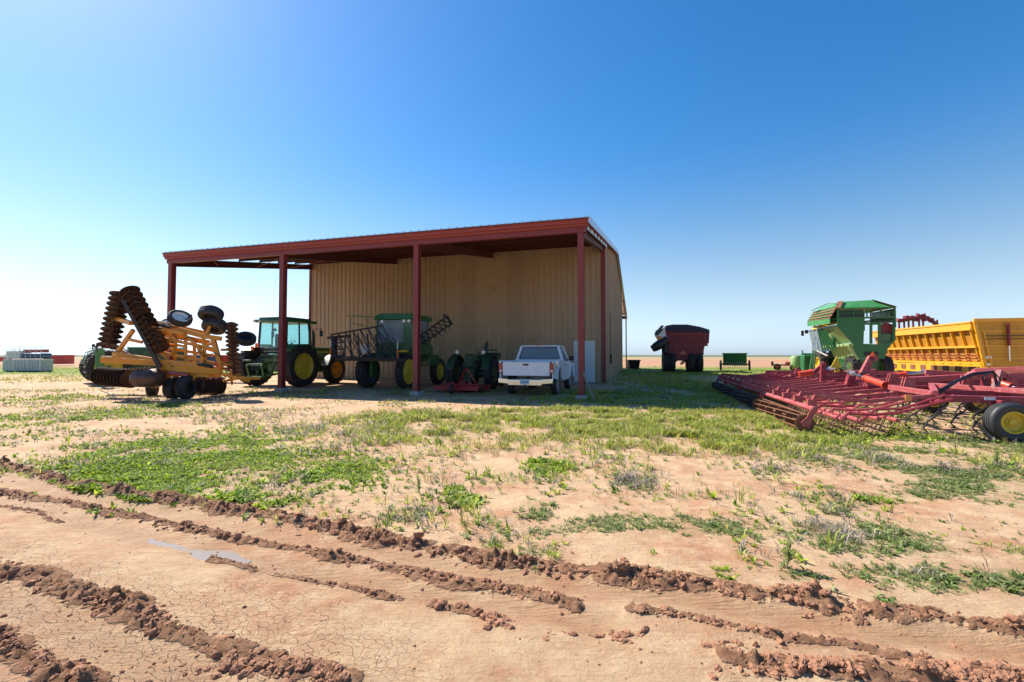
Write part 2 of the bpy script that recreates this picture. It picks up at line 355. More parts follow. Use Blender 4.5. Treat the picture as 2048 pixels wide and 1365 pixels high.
def patch_world(cx, cy, hw, hh):
    c = G(cx, cy); a = G(cx, cy-hh)[1]; b = G(cx, cy+hh)[1]
    return c[0], (a+b)/2, hw/FPX*c[1], (a-b)/2
PW = [patch_world(*p[:4])+(p[4], p[5]) for p in PATCH]
GREEN = np.zeros(X.shape)
m = (np.abs(X) < 60) & (Y > 1) & (Y < 60); xs, ys = X[m], Y[m]; gg = np.zeros(xs.shape)
for cx, cy_, rx, ry, kind, dn in PW:
    d = ((xs-cx)/rx)**2+((ys-cy_)/ry)**2
    gg = np.maximum(gg, np.clip(1.25-d, 0, 1)*min(1, dn/(900 if cy_ < 12 else 420))*(0 if kind == 'dead' else 1))
GREEN[m] = gg*np.clip(.35+1.3*fbm(xs*1.5, ys*1.5, 4, 77), 0, 1); attr(me, 'green', GREEN)
go = bpy.data.objects.new('ground', me); C.objects.link(go); go['kind'] = 'structure'
# material
gm = bpy.data.materials.new('dry_red_soil'); gm.use_nodes = True; t = gm.node_tree; L = t.links; b = t.nodes['Principled BSDF']; me.materials.append(gm)
pos = N(t, 'ShaderNodeNewGeometry').outputs['Position']
def noise(sc, det=6, ro=.6, vec=None):
    n = N(t, 'ShaderNodeTexNoise', Scale=sc, Detail=det, Roughness=ro); L.new(vec or pos, n.inputs['Vector']); return n.outputs['Fac']
def rng_(v, a, b_, c=0, d=1):
    n = N(t, 'ShaderNodeMapRange', interpolation_type='SMOOTHSTEP'); L.new(v, n.inputs[0])
    for i, q in enumerate((a, b_, c, d)): n.inputs[i+1].default_value = q
    return n.outputs[0]
def math_(op, a, b_=None):
    n = N(t, 'ShaderNodeMath', operation=op)
    for i, q in enumerate((a, b_)):
        if q is None: continue
        if isinstance(q, (int, float)): n.inputs[i].default_value = q
        else: L.new(q, n.inputs[i])
    return n.outputs[0]
def mixc(f, a, c):
    n = N(t, 'ShaderNodeMix', data_type='RGBA')
    if isinstance(f, (int, float)): n.inputs[0].default_value = f
    else: L.new(f, n.inputs[0])
    for s, q in ((6, a), (7, c)):
        if isinstance(q, tuple): n.inputs[s].default_value = q+(1,)
        else: L.new(q, n.inputs[s])
    return n.outputs[2]
def at_(name): return N(t, 'ShaderNodeAttribute', attribute_name=name).outputs['Fac']
sep = N(t, 'ShaderNodeSeparateXYZ'); L.new(pos, sep.inputs[0])
col = mixc(rng_(noise(.9, 8, .65), .38, .66), (.53, .355, .21), (.43, .215, .115))
col = mixc(rng_(noise(4.5, 8, .7), .40, .72), col, (.61, .44, .265))
col = mixc(math_('MULTIPLY', rng_(noise(22, 4, .6), .55, .75), .35), col, (.34, .20, .12))
col = mixc(math_('MULTIPLY', rng_(noise(60, 4, .7), .6, .8), .35), col, (.28, .165, .10))
rutm = at_('rut'); mudm = at_('mud'); grn = at_('green')
col = mixc(math_('MULTIPLY', rutm, rng_(noise(2.2, 5), .35, .65, .25, .8)), col, (.46, .245, .125))
mudf = math_('MULTIPLY', rng_(mudm, .12, .5), rng_(noise(9, 5, .7), .25, .6, .55, 1))
col = mixc(mudf, col, mixc(rng_(noise(14, 6, .7), .35, .65), (.29, .135, .072), (.46, .245, .14)))
col = mixc(math_('MULTIPLY', rng_(grn, .1, .9), rng_(noise(11, 8, .8), .44, .62, .0, .75)), col, (.20, .21, .07))
lit = math_('MULTIPLY', rng_(noise(1.3, 6, .7), .45, .62), rng_(sep.outputs[1], 4.5, 7.5))
col = mixc(math_('MULTIPLY', lit, rng_(noise(18, 8, .85), .42, .6, .1, .65)), col, (.33, .24, .17))
col = mixc(math_('MULTIPLY', rng_(noise(95, 3, .8), .58, .70), .65), col, (.20, .13, .08))
# farther: weeds beyond the yard, then stubble field, then a dark line of crops at the horizon
yy = math_('ADD', sep.outputs[1], math_('MULTIPLY', math_('SUBTRACT', noise(.09, 5), .5), 14))
gr2 = mixc(rng_(noise(.5, 6, .7), .35, .65), (.11, .17, .025), (.22, .26, .06))
col = mixc(rng_(yy, 31, 37), col, gr2)
fld = mixc(rng_(noise(.06, 6, .6), .35, .65), (.42, .20, .12), (.36, .23, .13))
col = mixc(rng_(yy, 50, 60), col, fld)
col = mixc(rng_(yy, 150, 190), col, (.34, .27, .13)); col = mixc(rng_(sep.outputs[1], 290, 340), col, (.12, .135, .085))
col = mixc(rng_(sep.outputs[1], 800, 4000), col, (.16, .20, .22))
# cracked crust in the flat near mud
vec = N(t, 'ShaderNodeMapping'); L.new(pos, vec.inputs[0])
wv = N(t, 'ShaderNodeTexNoise', Scale=3.5, Detail=3); L.new(pos, wv.inputs['Vector'])
va = N(t, 'ShaderNodeMixRGB', blend_type='ADD'); va.inputs[0].default_value = .22; L.new(pos, va.inputs[1]); L.new(wv.outputs['Color'], va.inputs[2])
vo = N(t, 'ShaderNodeTexVoronoi', feature='DISTANCE_TO_EDGE', Scale=19); L.new(va.outputs[0], vo.inputs['Vector'])
cr = rng_(vo.outputs['Distance'], .0, .03, 1, 0)
zone = math_('MAXIMUM', math_('MULTIPLY', rng_(math_('ADD', sep.outputs[1], math_('MULTIPLY', sep.outputs[0], .37)), 2.35, 1.9), rng_(sep.outputs[0], -.1, -.8)), math_('MULTIPLY', rng_(noise(1.1, 4, .6), .50, .60), rng_(math_('ADD', sep.outputs[1], math_('MULTIPLY', sep.outputs[0], .5)), 1.6, 2.8, 1, .12)))
cr = math_('MULTIPLY', math_('MULTIPLY', cr, zone), math_('SUBTRACT', 1, mudf))
col = mixc(math_('MULTIPLY', cr, .42), col, (.22, .12, .07))
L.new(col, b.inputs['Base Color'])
L.new(rng_(rutm, .3, 1, .92, .72), b.inputs['Roughness']); b.inputs['Specular IOR Level'].default_value = .25
bh = math_('ADD', math_('MULTIPLY', noise(38, 9, .8), .5), math_('MULTIPLY', noise(8, 6, .7), .5))
bh = math_('ADD', bh, math_('MULTIPLY', math_('MULTIPLY', noise(26, 8, .8), mudf), 1.4))
bh = math_('SUBTRACT', bh, math_('MULTIPLY', cr, .5))
mp2 = N(t, 'ShaderNodeMapping'); L.new(pos, mp2.inputs[0]); mp2.inputs['Rotation'].default_value = (0, 0, .35); mp2.inputs['Scale'].default_value = (.9, 9, 1)
strk = noise(4.5, 6, .7, mp2.outputs[0]); bh = math_('ADD', bh, math_('MULTIPLY', math_('MULTIPLY', strk, math_('ADD', rutm, .25)), .8))
for l_ in list(b.inputs['Base Color'].links): L.remove(l_)
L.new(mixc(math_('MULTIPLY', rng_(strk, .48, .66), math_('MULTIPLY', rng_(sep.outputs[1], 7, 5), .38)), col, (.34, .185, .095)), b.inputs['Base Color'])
bp = N(t, 'ShaderNodeBump', Strength=1.0, Distance=.035); L.new(bh, bp.inputs['Height'])
L.new(bp.outputs[0], b.inputs['Normal'])
# ------------------------------------------------------------------ mud clods thrown up along the berms
def ico(sub):
    bm = bmesh.new(); bmesh.ops.create_icosphere(bm, subdivisions=sub, radius=1); v = np.array([p.co[:] for p in bm.verts]); f = np.array([[q.index for q in p.verts] for p in bm.faces]); bm.free(); return v, f
IV1, IF1 = ico(1); IV2, IF2 = ico(2); IV3, IF3 = ico(3)
def clod_mesh(specs):
    VV = []; FF = []; n = 0
    for (x, y, z, r, hi) in specs:
        v, f = (IV3, IF3) if hi else ((IV2, IF2) if r > .006 else (IV1, IF1))
        s = rng.uniform(0, 100); q = v*(1+.55*(fbm(v[:, 0]*1.6+s, v[:, 1]*1.6+v[:, 2]*1.3+s, 3, 3)[:, None]-.5)*1.5)
        q = q*(1+.42*(vn(v[:, 0]*3.7+s+v[:, 2]*2.1, v[:, 1]*3.7-v[:, 2]*3, 8)[:, None]-.5)+.30*(vn(v[:, 0]*8+s-v[:, 2]*5, v[:, 1]*8+v[:, 2]*6, 18)[:, None]-.5))
        a = rng.uniform(0, 6.28); ca, sa = math.cos(a), math.sin(a)
        q = q*np.array([rng.uniform(.6, 1.7), rng.uniform(.55, 1.15), rng.uniform(.4, .95)])
        q = np.stack([q[:, 0]*ca-q[:, 1]*sa, q[:, 0]*sa+q[:, 1]*ca, q[:, 2]], 1)*r+np.array([x, y, z-r*.08])
        VV.append(q); FF.append(f+n); n += len(v)
    return np.concatenate(VV), np.concatenate(FF)
sp = []
for P, h, wd, cs in BL:
    seg = np.hypot(*(P[1:]-P[:-1]).T); tot = seg.sum()
    for i in range(int(tot*260)):
        s = rng.uniform(0, tot); k = 0
        while k < len(seg)-1 and s > seg[k]: s -= seg[k]; k += 1
        p = P[k]+(P[k+1]-P[k])*(s/seg[k])
        if p[0] < -9 or p[0] > 7: continue
        spread = rng.normal(0, wd*.5)
        if rng.random() < .10: spread = rng.normal(0, wd*2.2)
        d = (P[k+1]-P[k])/seg[k]; x, y = p[0]-d[1]*spread, p[1]+d[0]*spread
        dens = float(fbm(np.array([x*2.3]), np.array([y*2.3]), 2, 91)[0])
        if rng.random() > .25+dens*1.1: continue
        r = (.0035+.026*rng.random()**3.6)*cs*(1.0 if abs(spread) < wd else .6)
        sp.append((x, y, r))
for cx, cy_, hw, hh, n, sz in [(1000,1240,25,14,26,1.1),(1180,1268,90,10,30,.9),(1250,1272,22,10,16,1.2),(1480,1290,60,14,26,1.1),(880,1205,40,10,18,1),(1950,1345,140,16,60,1.3),(1500,1345,80,10,20,1),(520,1060,500,40,40,.5),(1300,1300,700,60,90,.4),(300,1330,250,30,60,.6),(560,1345,120,14,50,1.1),(1680,1215,60,16,26,.9),(1200,1050,800,120,160,.35)]:
    for i in range(n):
        x, y = G(cx+rng.normal(0, hw*.6), cy_+rng.normal(0, hh*.6)); sp.append((x, y, (.006+.02*rng.random()**2)*sz))
for i in range(5200):
    x = rng.uniform(-6, 5.5); y = 1.9+5.5*rng.random()**1.5
    if abs(x) > y*1.25+.5: continue
    if float(fbm(np.array([x*1.2]), np.array([y*1.2]), 3, 66)[0]) < .47 and rng.random() < .8: continue
    sp.append((x, y, .0016+.0055*rng.random()**3))
sx = np.array([p[0] for p in sp]); sy = np.array([p[1] for p in sp]); sz_ = hz(sx, sy)
V, Fc = clod_mesh([(a, b_, c, p[2], p[2] > .013) for a, b_, c, p in zip(sx, sy, sz_, sp)])
cm = bpy.data.meshes.new('mud_clods'); fast_mesh(cm, V, Fc); cm.polygons.foreach_set('use_smooth', np.ones(len(Fc), bool)); cm.set_sharp_from_angle(angle=R(26))
co = bpy.data.objects.new('mud_clods', cm); C.objects.link(co); co['kind'] = 'stuff'; co['label'] = 'dried red brown mud clods heaped along the tyre ruts'; co['category'] = 'mud clods'
cm.materials.append(mat('dried_mud', (.32, .15, .082), .95, var=.3, dirt=(.42, .225, .13), dirt_amt=.4, scale=22, bump=1))
# puddle in the second rut: still water at one level, its outline cut by the ground
A_, B_ = np.array(G(300, 1072)), np.array(G(500, 1118)); ax = B_-A_; Lx = math.hypot(*ax)/2; ax = ax/(2*Lx); pc = (A_+B_)/2; nn = np.array([-ax[1], ax[0]])
ii = np.linspace(-1, 1, 21); pp = np.array([pc+ax*i*Lx+nn*j*.10 for i in ii for j in (-1, -.5, 0, .5, 1)]); zl = float(np.percentile(hz(pp[:, 0], pp[:, 1]), 34))
wm = mat('shallow_muddy_water', (.30, .235, .18), .22, var=.1); wm.node_tree.nodes['Principled BSDF'].inputs['Specular IOR Level'].default_value = .8
ring = [pc+ax*math.cos(t_)*Lx+nn*math.sin(t_)*.115 for t_ in np.linspace(0, 2*math.pi, 40, endpoint=False)]
pm = MB(); pm.add([(q[0], q[1], zl) for q in ring], [tuple(range(40))]); po = pm.build('water', wm, sm=0); po['kind'] = 'structure'
# ------------------------------------------------------------------ plants
def plants(kind, pts, cols, specs):
    """pts: (n,2). each plant is a handful of bent blades; returns one mesh"""
    nb, ln, wd, lean, up = specs
    n = len(pts); z = hz(pts[:, 0], pts[:, 1]); m = n*nb
    bx = np.repeat(pts[:, 0], nb)+rng.normal(0, ln*.16, m); by = np.repeat(pts[:, 1], nb)+rng.normal(0, ln*.16, m); bz = np.repeat(z, nb)-.004
    sc = np.repeat(rng.uniform(.55, 1.35, n)*(.55+.95*vn(pts[:, 0]*2.3, pts[:, 1]*2.3, 88)), nb)*rng.uniform(.6, 1.15, m); a = rng.uniform(0, 2*np.pi, m)
    le = ln*sc; w_ = wd*sc*(1+.02*np.hypot(bx, by)**1.0*.6); dx, dy = np.cos(a), np.sin(a); t_ = rng.uniform(lean*.4, lean*1.3, m)
    r1, h1 = le*.5*np.sin(t_*.6), le*.5*np.cos(t_*.6); r2, h2 = r1+le*.5*np.sin(t_*1.5), h1+le*.5*np.cos(t_*1.5)*up
    px_, py_ = -dy*w_/2, dx*w_/2
    base = .45 if kind != 'mat' else .5
    v = np.stack([np.stack([bx-px_*base, by-py_*base, bz], 1), np.stack([bx+px_*base, by+py_*base, bz], 1),
                  np.stack([bx+dx*r1+px_, by+dy*r1+py_, bz+h1], 1), np.stack([bx+dx*r1-px_, by+dy*r1-py_, bz+h1], 1),
                  np.stack([bx+dx*r2, by+dy*r2, bz+np.maximum(h2, .004)], 1)], 1).reshape(-1, 3)
    i = np.arange(m)*5
    f = np.concatenate([np.stack([i, i+1, i+2], 1), np.stack([i, i+2, i+3], 1), np.stack([i+3, i+2, i+4], 1)])
    c = cols[rng.integers(0, len(cols), n)]*rng.uniform(.7, 1.3, (n, 1)); c = np.repeat(c, nb, 0)*rng.uniform(.8, 1.2, (m, 1)); c = np.repeat(c, 5, 0)
    me = bpy.data.meshes.new(kind); fast_mesh(me, v, f)
    ca = me.color_attributes.new('tint', 'FLOAT_COLOR', 'POINT'); ca.data.foreach_set('color', np.concatenate([c, np.ones((len(c), 1))], 1).astype(np.float32).ravel())
    return me
def leafmat(name, tr=.45):
    m = bpy.data.materials.new(name); m.use_nodes = True; t = m.node_tree; b = t.nodes['Principled BSDF']; o = t.nodes['Material Output']
    a = N(t, 'ShaderNodeAttribute', attribute_name='tint'); t.links.new(a.outputs['Color'], b.inputs['Base Color']); b.inputs['Roughness'].default_value = .6
    tl = N(t, 'ShaderNodeBsdfTranslucent'); t.links.new(a.outputs['Color'], tl.inputs[0]); mx = N(t, 'ShaderNodeMixShader'); mx.inputs[0].default_value = tr
    t.links.new(b.outputs[0], mx.inputs[1]); t.links.new(tl.outputs[0], mx.inputs[2]); t.links.new(mx.outputs[0], o.inputs[0]); return m
LM = leafmat('leaf_blades'); DM = leafmat('dry_stalks', .1)
KIND = {  # blades per plant, length, width, lean, up ; colours
 'leaf': ((8, .058, .014, 1.0, .75), np.array([(.23,.35,.02),(.33,.44,.03),(.42,.49,.05),(.15,.25,.02)]), 'green_weeds', 'low bright green leafy weeds spread over the bare soil', LM),
 'mat': ((8, .050, .009, 1.25, .4), np.array([(.19,.26,.07),(.26,.31,.10),(.15,.23,.05),(.33,.33,.15)]), 'mat_weeds', 'grey green creeping weeds lying in mats on the dry ground', LM),
 'grass': ((7, .125, .009, .75, .85), np.array([(.34,.40,.045),(.26,.34,.035),(.44,.45,.09),(.48,.42,.15)]), 'grass', 'loose yellow green grass growing in the yard before the shed', LM),
 'dead': ((8, .11, .0045, 1.1, .8), np.array([(.30,.25,.20),(.23,.19,.16),(.38,.31,.23),(.19,.16,.14)]), 'dead_brush', 'grey brown dead weed stalks in loose tangled heaps', DM),
}
for kind, (spec, cols, nm, lab, mt) in KIND.items():
    P = []
    for cx, cy_, rx, ry, k, dn in PW:
        if k != kind: continue
        far = max(1, cy_/5.0); d_ = dn/7*(.75 if far > 1.3 else 1)
        n = int(min(22000, math.pi*rx*ry*1.9*d_*{'leaf': 3.6, 'mat': 3.8, 'grass': 4.2, 'dead': 2.2}[k])); rad = np.sqrt(rng.random(n))*1.32; an = rng.uniform(0, 2*np.pi, n)
        x = cx+rx*rad*np.cos(an); y = cy_+ry*rad*np.sin(an)
        keep = rng.random(n) < np.clip((1.25-rad)*1.6, .05, 1)*np.clip((fbm(x*2.1, y*2.1, 4, 13)-(.43 if k == 'grass' else .36))*(8 if k == 'grass' else 6), .03, 1)
        P.append(np.stack([x[keep], y[keep]], 1))
    for k, dn in SCAT:
        if k != kind: continue
        n = int(dn*150); x = rng.uniform(-26, 15, n*6); y = 3.2+(rng.random(n*6)**1.3)*17
        keep = (y > 3.3+(-x)*.36) & (rng.random(n*6) < np.clip((fbm(x*.9, y*.9, 3, 19)-.42)*5, .02, 1))
        P.append(np.stack([x[keep], y[keep]], 1))
    P = np.concatenate(P)
    q = ground(P[:, 0], P[:, 1]); P = P[(q[1] < .55) & (q[2] < .55)]
    if kind == 'grass': # far fringe of weeds
        n = 26000; x = rng.uniform(-75, 70, n); y = rng.uniform(29, 56, n); P = np.concatenate([P, np.stack([x, y], 1)[fbm(x*.3, y*.3, 3, 3) > .45]])
    me = plants(nm, P, cols, spec); me.materials.append(mt)
    o = bpy.data.objects.new(nm, me); C.objects.link(o); o['kind'] = 'stuff'; o['label'] = lab; o['category'] = 'weeds' if kind != 'grass' else 'grass'
    print(nm, len(P))
# a single tall weed standing clear of the rest, and a few lone seedlings
def tall_weed(px, py, h, label, seed):
    r_ = random.Random(seed); x, y = G(px, py); z = float(hz(x, y)[0])
    rt = root('tall_weed', label, 'weed', loc=(x, y, z), group='lone tall weeds on the bare ground')
    st = MB(); lf = MB()
    for k in range(5):
        a = r_.uniform(0, 6.28); ln = h*r_.uniform(.6, 1); pts = [(math.cos(a)*.12*h*s*s+r_.uniform(-.004, .004), math.sin(a)*.12*h*s*s, ln*s) for s in (0, .25, .5, .75, 1)]
        st.tube(pts, [.004, .0035, .003, .002, .001], 5)
        for j in range(26):
            s = r_.uniform(.15, 1); c = Vector((math.cos(a)*.12*h*s*s, math.sin(a)*.12*h*s*s, ln*s)); b_ = r_.uniform(0, 6.28); l_ = r_.uniform(.02, .05)*(1.3-s*.6)
            d = Vector((math.cos(b_), math.sin(b_), .7))*l_; sd_ = Vector((-math.sin(b_), math.cos(b_), 0))*l_*.16
            lf.add([c, c+d*.5+sd_, c+d, c+d*.5-sd_], [(0, 1, 2, 3)])
    st.build('stem', mat('weed_stem', (.22, .25, .09), .7), rt); lf.build('leaves', mat('weed_leaves', (.26, .30, .08), .6, var=.3), rt, sm=0)
tall_weed(1575, 1138, .26, 'tall thin yellow green weed standing alone right of centre in front', 1)
tall_weed(838, 985, .20, 'thin dry weed with bare twigs on the pale soil left of centre', 5)
tall_weed(1995, 930, .30, 'tall feathery weed at the right edge before the pink cultivator', 9)
# ------------------------------------------------------------------ the open fronted shed
SF = Frame(2.314, 15.05)
BAY = 6.096; D1 = 8.95; RV = 18.8; DB = 37.6; HE = 6.0; HR = 9.1; LEN = 3*BAY
def roofz(v): return HE+(HR-HE)*(1-abs(v-RV)/(RV+.3))
shed = root('equipment_shed', 'long tan metal farm shed with red posts, open lean-to bays and a low gable roof', 'shed', SF)
for i in range(4):
    x = -i*BAY; p = MB()
    p.box((x, -.105, (.16+5.72)/2), (.20, .014, 5.56)); p.box((x, .105, (.16+5.72)/2), (.20, .014, 5.56)); p.box((x, 0, (.16+5.72)/2), (.014, .196, 5.56))
    for z in (.17, 5.70): p.box((x, 0, z), (.24, .26, .02))
    po = p.build('post', M['oxide'], shed)
    f = MB(); f.box((x, 0, .06), (.36, .40, .20)); f.build('footing', M['concrete'], shed, bevel=.015)
# eave beam, trim and gutter along the open front
e = MB(); e.box((-LEN/2, -.05, 5.70), (LEN+.36, .16, .22)); e.build('eave_beam', M['oxide'], shed, bevel=.01)
e = MB(); sec = [(-.20, 5.77), (-.20, 5.86), (-.26, 5.86), (-.26, 5.965), (-.30, 5.985), (-.30, 6.0), (-.12, 6.0), (-.12, 5.77)]
e.side(sec, -LEN-.22, LEN+.50); e.build('eave_trim', M['fascia'], shed, sm=0)
e = MB(); e.box((-LEN/2+.03, -.292, 6.012), (LEN+.54, .05, .018)); e.build('drip_edge', M['steel'], shed)
# roof sheets with ribs
r = MB()
for v0, v1 in ((-.27, RV), (RV, DB+.27)):
    z0, z1 = roofz(v0)+.02, roofz(v1)+.02
    r.side([(v0, z0), (v1, z1), (v1, z1+.03), (v0, z0+.03)], -LEN-.2, LEN+.48)
    for k in range(62):
        x = -LEN-.15+k*.305; r.side([(v0, z0+.028), (v1, z1+.028), (v1, z1+.06), (v0, z0+.06)], x-.02, .04)
r.build('roof', M['galv'], shed, sm=0)
# rafters (tapered), purlins
for i in range(4):
    x = -i*BAY; b = MB()
    for v0, v1 in ((.12, D1-.02),):
        b.side([(v0, 5.50), (v1, roofz(v1)-.52), (v1, roofz(v1)-.24), (v0, roofz(v0)-.24)], x-.008, .016)
        for dz in (0, 1):
            za, zb = ((5.49, roofz(v1)-.53) if not dz else (roofz(v0)-.245, roofz(v1)-.245)); b.beam((x, v0, za), (x, v1, zb), .16, .014)
    b.build('rafter', M['oxide_shade'], shed)
for v in np.arange(.9, D1, 1.32):
    b = MB(); z = roofz(v)-.12; b.b2((-LEN-.1, v-.004, z-.1), (.2, v+.004, z+.1)); b.b2((-LEN-.1, v-.06, z-.104), (.2, v, z-.098)); b.build('purlin', M['oxide_shade'], shed)
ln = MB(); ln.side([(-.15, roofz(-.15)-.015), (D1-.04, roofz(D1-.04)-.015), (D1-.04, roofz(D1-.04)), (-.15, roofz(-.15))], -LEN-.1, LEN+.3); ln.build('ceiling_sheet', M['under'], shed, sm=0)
# thin sag rods under the end bay
for k in range(3): b = MB(); b.tube([(-LEN+1.1+k*1.6, 1.0+k*2.3, roofz(1+k*2.3)-.25), (-LEN+.1, 2.2+k*2.3, roofz(2.2+k*2.3)-.5)], .012, 5); b.build('sag_brace', M['pinkb'], shed)
# walls
WB = 30.2
wl = MB(); H1 = roofz(D1)-.03
def ribs(mb, n, put):
    for k in range(n): put(mb, k)
wl.b2((-LEN-.12, D1, 0.02), (0.06, D1+.05, H1)); x = -LEN
while x < 0:
    for dx in (.0,): wl.prism([(x-.045, D1, .03), (x+.045, D1, .03), (x+.02, D1-.045, .03), (x-.02, D1-.045, .03)], (0, 0, H1-.05))
    for dx in (.10, .2): wl.prism([(x+dx-.014, D1, .03), (x+dx+.014, D1, .03), (x+dx+.006, D1-.006, .03), (x+dx-.006, D1-.006, .03)], (0, 0, H1-.05))
    x += .305
wl.build('front_wall', M['tan'], shed, sm=0)
for xx, nm in ((0.0, 'side_wall'), (-LEN-.14, 'side_wall')):
    s_ = MB(); s_.side([(D1+.05, .02), (WB, .02), (WB, roofz(WB)-.02), (RV, HR-.02), (D1+.05, roofz(D1+.05)-.02)], xx, .06)
    v = D1+.3
    while v < WB:
        for q in (.0,): s_.b2((xx-.03 if xx < -1 else xx+.058, v-.02, .04), (xx if xx < -1 else xx+.088, v+.02, roofz(v)-.05))
        v += .305
    s_.build(nm, M['tan'], shed, sm=0)
s_ = MB(); s_.b2((-LEN-.1, WB, .02), (.06, WB+.05, roofz(WB)-.03)); s_.build('back_wall', M['tan'], shed, sm=0)
t_ = MB(); t_.b2((.03, D1-.07, .02), (.12, D1+.10, H1-.02)); t_.b2((-.10, D1-.07, .02), (.03, D1-.04, H1-.02)); t_.build('corner_trim', M['oxide'], shed)
t_ = MB(); t_.b2((-LEN-.20, D1-.08, .02), (-LEN-.08, D1+.1, H1-.02)); t_.build('corner_trim', M['oxide'], shed)
# gable edge trim, insulation facing seen between eave and wall on the right end
k = MB()
for v0, v1 in ((-.27, RV), (RV, DB+.27)): k.side([(v0, roofz(v0)-.16), (v1, roofz(v1)-.16), (v1, roofz(v1)+.09), (v0, roofz(v0)+.09)], .285, .03)
k.build('gable_trim', M['galv'], shed, sm=0)
k = MB(); k.side([(.15, roofz(.15)-.33), (D1-.1, roofz(D1)-.36), (D1-.1, roofz(D1)-.17), (.15, roofz(.15)-.17)], .19, .02)
k.build('gable_flashing', M['frame_w'], shed, sm=0)
for q in range(6):
    k = MB(); v = .9+q*1.32; k.b2((.2, v-.05, roofz(v)-.30), (.245, v+.05, roofz(v)-.14)); k.build('purlin_end', M['oxide'], shed)
k = MB()
for v0, v1 in ((-.25, RV), (RV, DB)): k.side([(v0, roofz(v0)-.2), (v1, roofz(v1)-.2), (v1, roofz(v1)-.165), (v0, roofz(v0)-.165)], .29, .025)
k.build('trim_lip', M['fascia'], shed, sm=0)
# rear lean-to
for i in (0, 1, 2, 3):
    b = MB(); b.box((.18-i*BAY, DB, 2.9), (.12, .12, 5.8)); b.build('post', M['oxide'], shed)
    b = MB(); b.side([(WB+.1, roofz(WB)-.5), (DB, 5.55), (DB, 5.8), (WB+.1, roofz(WB)-.25)], .12-i*BAY, .1); b.build('rafter', M['oxide'], shed)
b = MB(); b.b2((-LEN, DB+.1, 5.6), (.3, DB+.25, 5.95)); b.build('eave_trim', M['fascia'], shed)
# personnel door
dp = SF.at(1169, 762, D1); dx = dp.x
dr = MB(); dr.b2((dx-.46, D1-.075, .08), (dx+.46, D1-.036, 2.14)); d_ = dr.build('door', M['doorw'], shed, bevel=.005)
f = MB(); f.b2((dx-.56, D1-.085, .05), (dx-.465, D1-.033, 2.24)); f.b2((dx+.465, D1-.085, .05), (dx+.56, D1-.033, 2.24)); f.b2((dx-.465, D1-.085, 2.145), (dx+.465, D1-.033, 2.24)); f.build('door_frame', M['frame_w'], d_)
f = MB(); f.tube([(dx+.38, D1-.075, 1.05), (dx+.38, D1-.13, 1.05)], .03, 8); f.build('handle', M['chrome'], d_)
f = MB(); f.b2((dx-.58, D1-.6, .0), (dx+.58, D1-.02, .06)); f.build('door_step', M['concrete'], shed)
mp = SF.at(1219, 724, .06, axis=0)
f = MB(); f.b2((.095, mp.y-.2, 1.0), (.2, mp.y+.2, 1.55)); f.tube([(.14, mp.y, 1.5), (.14, mp.y, 4.0)], .02, 6); f.build('meter_box', M['steel'], shed)
# flood light under the rafter
q = SF.at(606, 508, 3.2); f = MB(); f.lathe((q.x, 3.2, q.z), (0, -1, -.4), [(0, 0), (.06, 0), (.11, .14), (.11, .17), (0, .17)], 14); f.build('flood_light', M['whitep'], shed)

# ------------------------------------------------------------------ wheels
def tyre_mb(mb, c, ax, Ro, wd, ri, n=36, ag=False):
    h = wd/2; s = Ro-ri
    mb.lathe(c, ax, [(ri, -h*.75), (ri+s*.25, -h*.95), (ri+s*.6, -h), (ri+s*.88, -h*.88), (Ro-(.03 if ag else 0), -h*.66), (Ro-(.03 if ag else 0), 0), (Ro-(.03 if ag else 0), h*.66), (ri+s*.88, h*.88), (ri+s*.6, h), (ri+s*.25, h*.95), (ri, h*.75), (ri-.02, 0), (ri, -h*.75)], n)
    ax = Vector(ax).normalized(); c = Vector(c); u = Vector((0, 0, 1)) if abs(ax.z) < .9 else Vector((1, 0, 0)); x = ax.cross(u).normalized(); z = x.cross(ax)
    if ag:
        for k in range(ag):
            for sd in (-1, 1):
                a = 2*math.pi*(k+(.5 if sd > 0 else 0))/ag; a2 = a+.16
                p = c+(x*math.cos(a)+z*math.sin(a))*(Ro-.012)+ax*sd*h*.02; q = c+(x*math.cos(a2)+z*math.sin(a2))*(Ro-.055)+ax*sd*h*.93
                mb.beam(p, q, .055, .075, up=(x*math.cos(a)+z*math.sin(a)))
    else:
        for k in range(3):
            t = (k-1)*h*.36; mb.lathe(c+ax*t, ax, [(Ro-.004, -h*.12), (Ro+.006, -h*.11), (Ro+.006, h*.11), (Ro-.004, h*.12)], n)
def wheel(rt, c, ax, Ro, wd, ri, rimm, tym=None, ag=False, dish=1, name='wheel', label=None):
    """dish: +1 the shallow side of the rim lies towards +axis"""
    m = MB(); h = wd/2; ax = Vector(ax).normalized(); s = dish
    m.lathe(c, ax, [(ri+.01, h*.78*s), (ri-.02, h*.8*s), (ri*.9, h*.55*s), (ri*.84, h*.30*s), (ri*.5, h*.22*s), (ri*.46, h*.32*s), (ri*.3, h*.34*s), (ri*.26, h*.5*s), (.001, h*.5*s)], 32)
    m.lathe(c, ax, [(ri+.01, -h*.78*s), (ri-.02, -h*.8*s), (ri*.9, -h*.4*s), (ri*.88, h*.2*s), (.001, h*.1*s)], 28)
    cv = Vector(c); u = Vector((0, 0, 1)) if abs(ax.z) < .9 else Vector((1, 0, 0)); x = ax.cross(u).normalized(); z = x.cross(ax)
    for k in range(8):
        a = k*math.pi/4; p = cv+(x*math.cos(a)+z*math.sin(a))*ri*.38+ax*s*h*.30; m.tube([p, p+ax*s*h*.14], ri*.035, 6)
    w_ = m.build(name, rimm, rt, label=label)
    t = MB(); tyre_mb(t, c, ax, Ro, wd, ri, ag=ag); t.build('tyre', tym or M['rubber'], w_)
    return w_

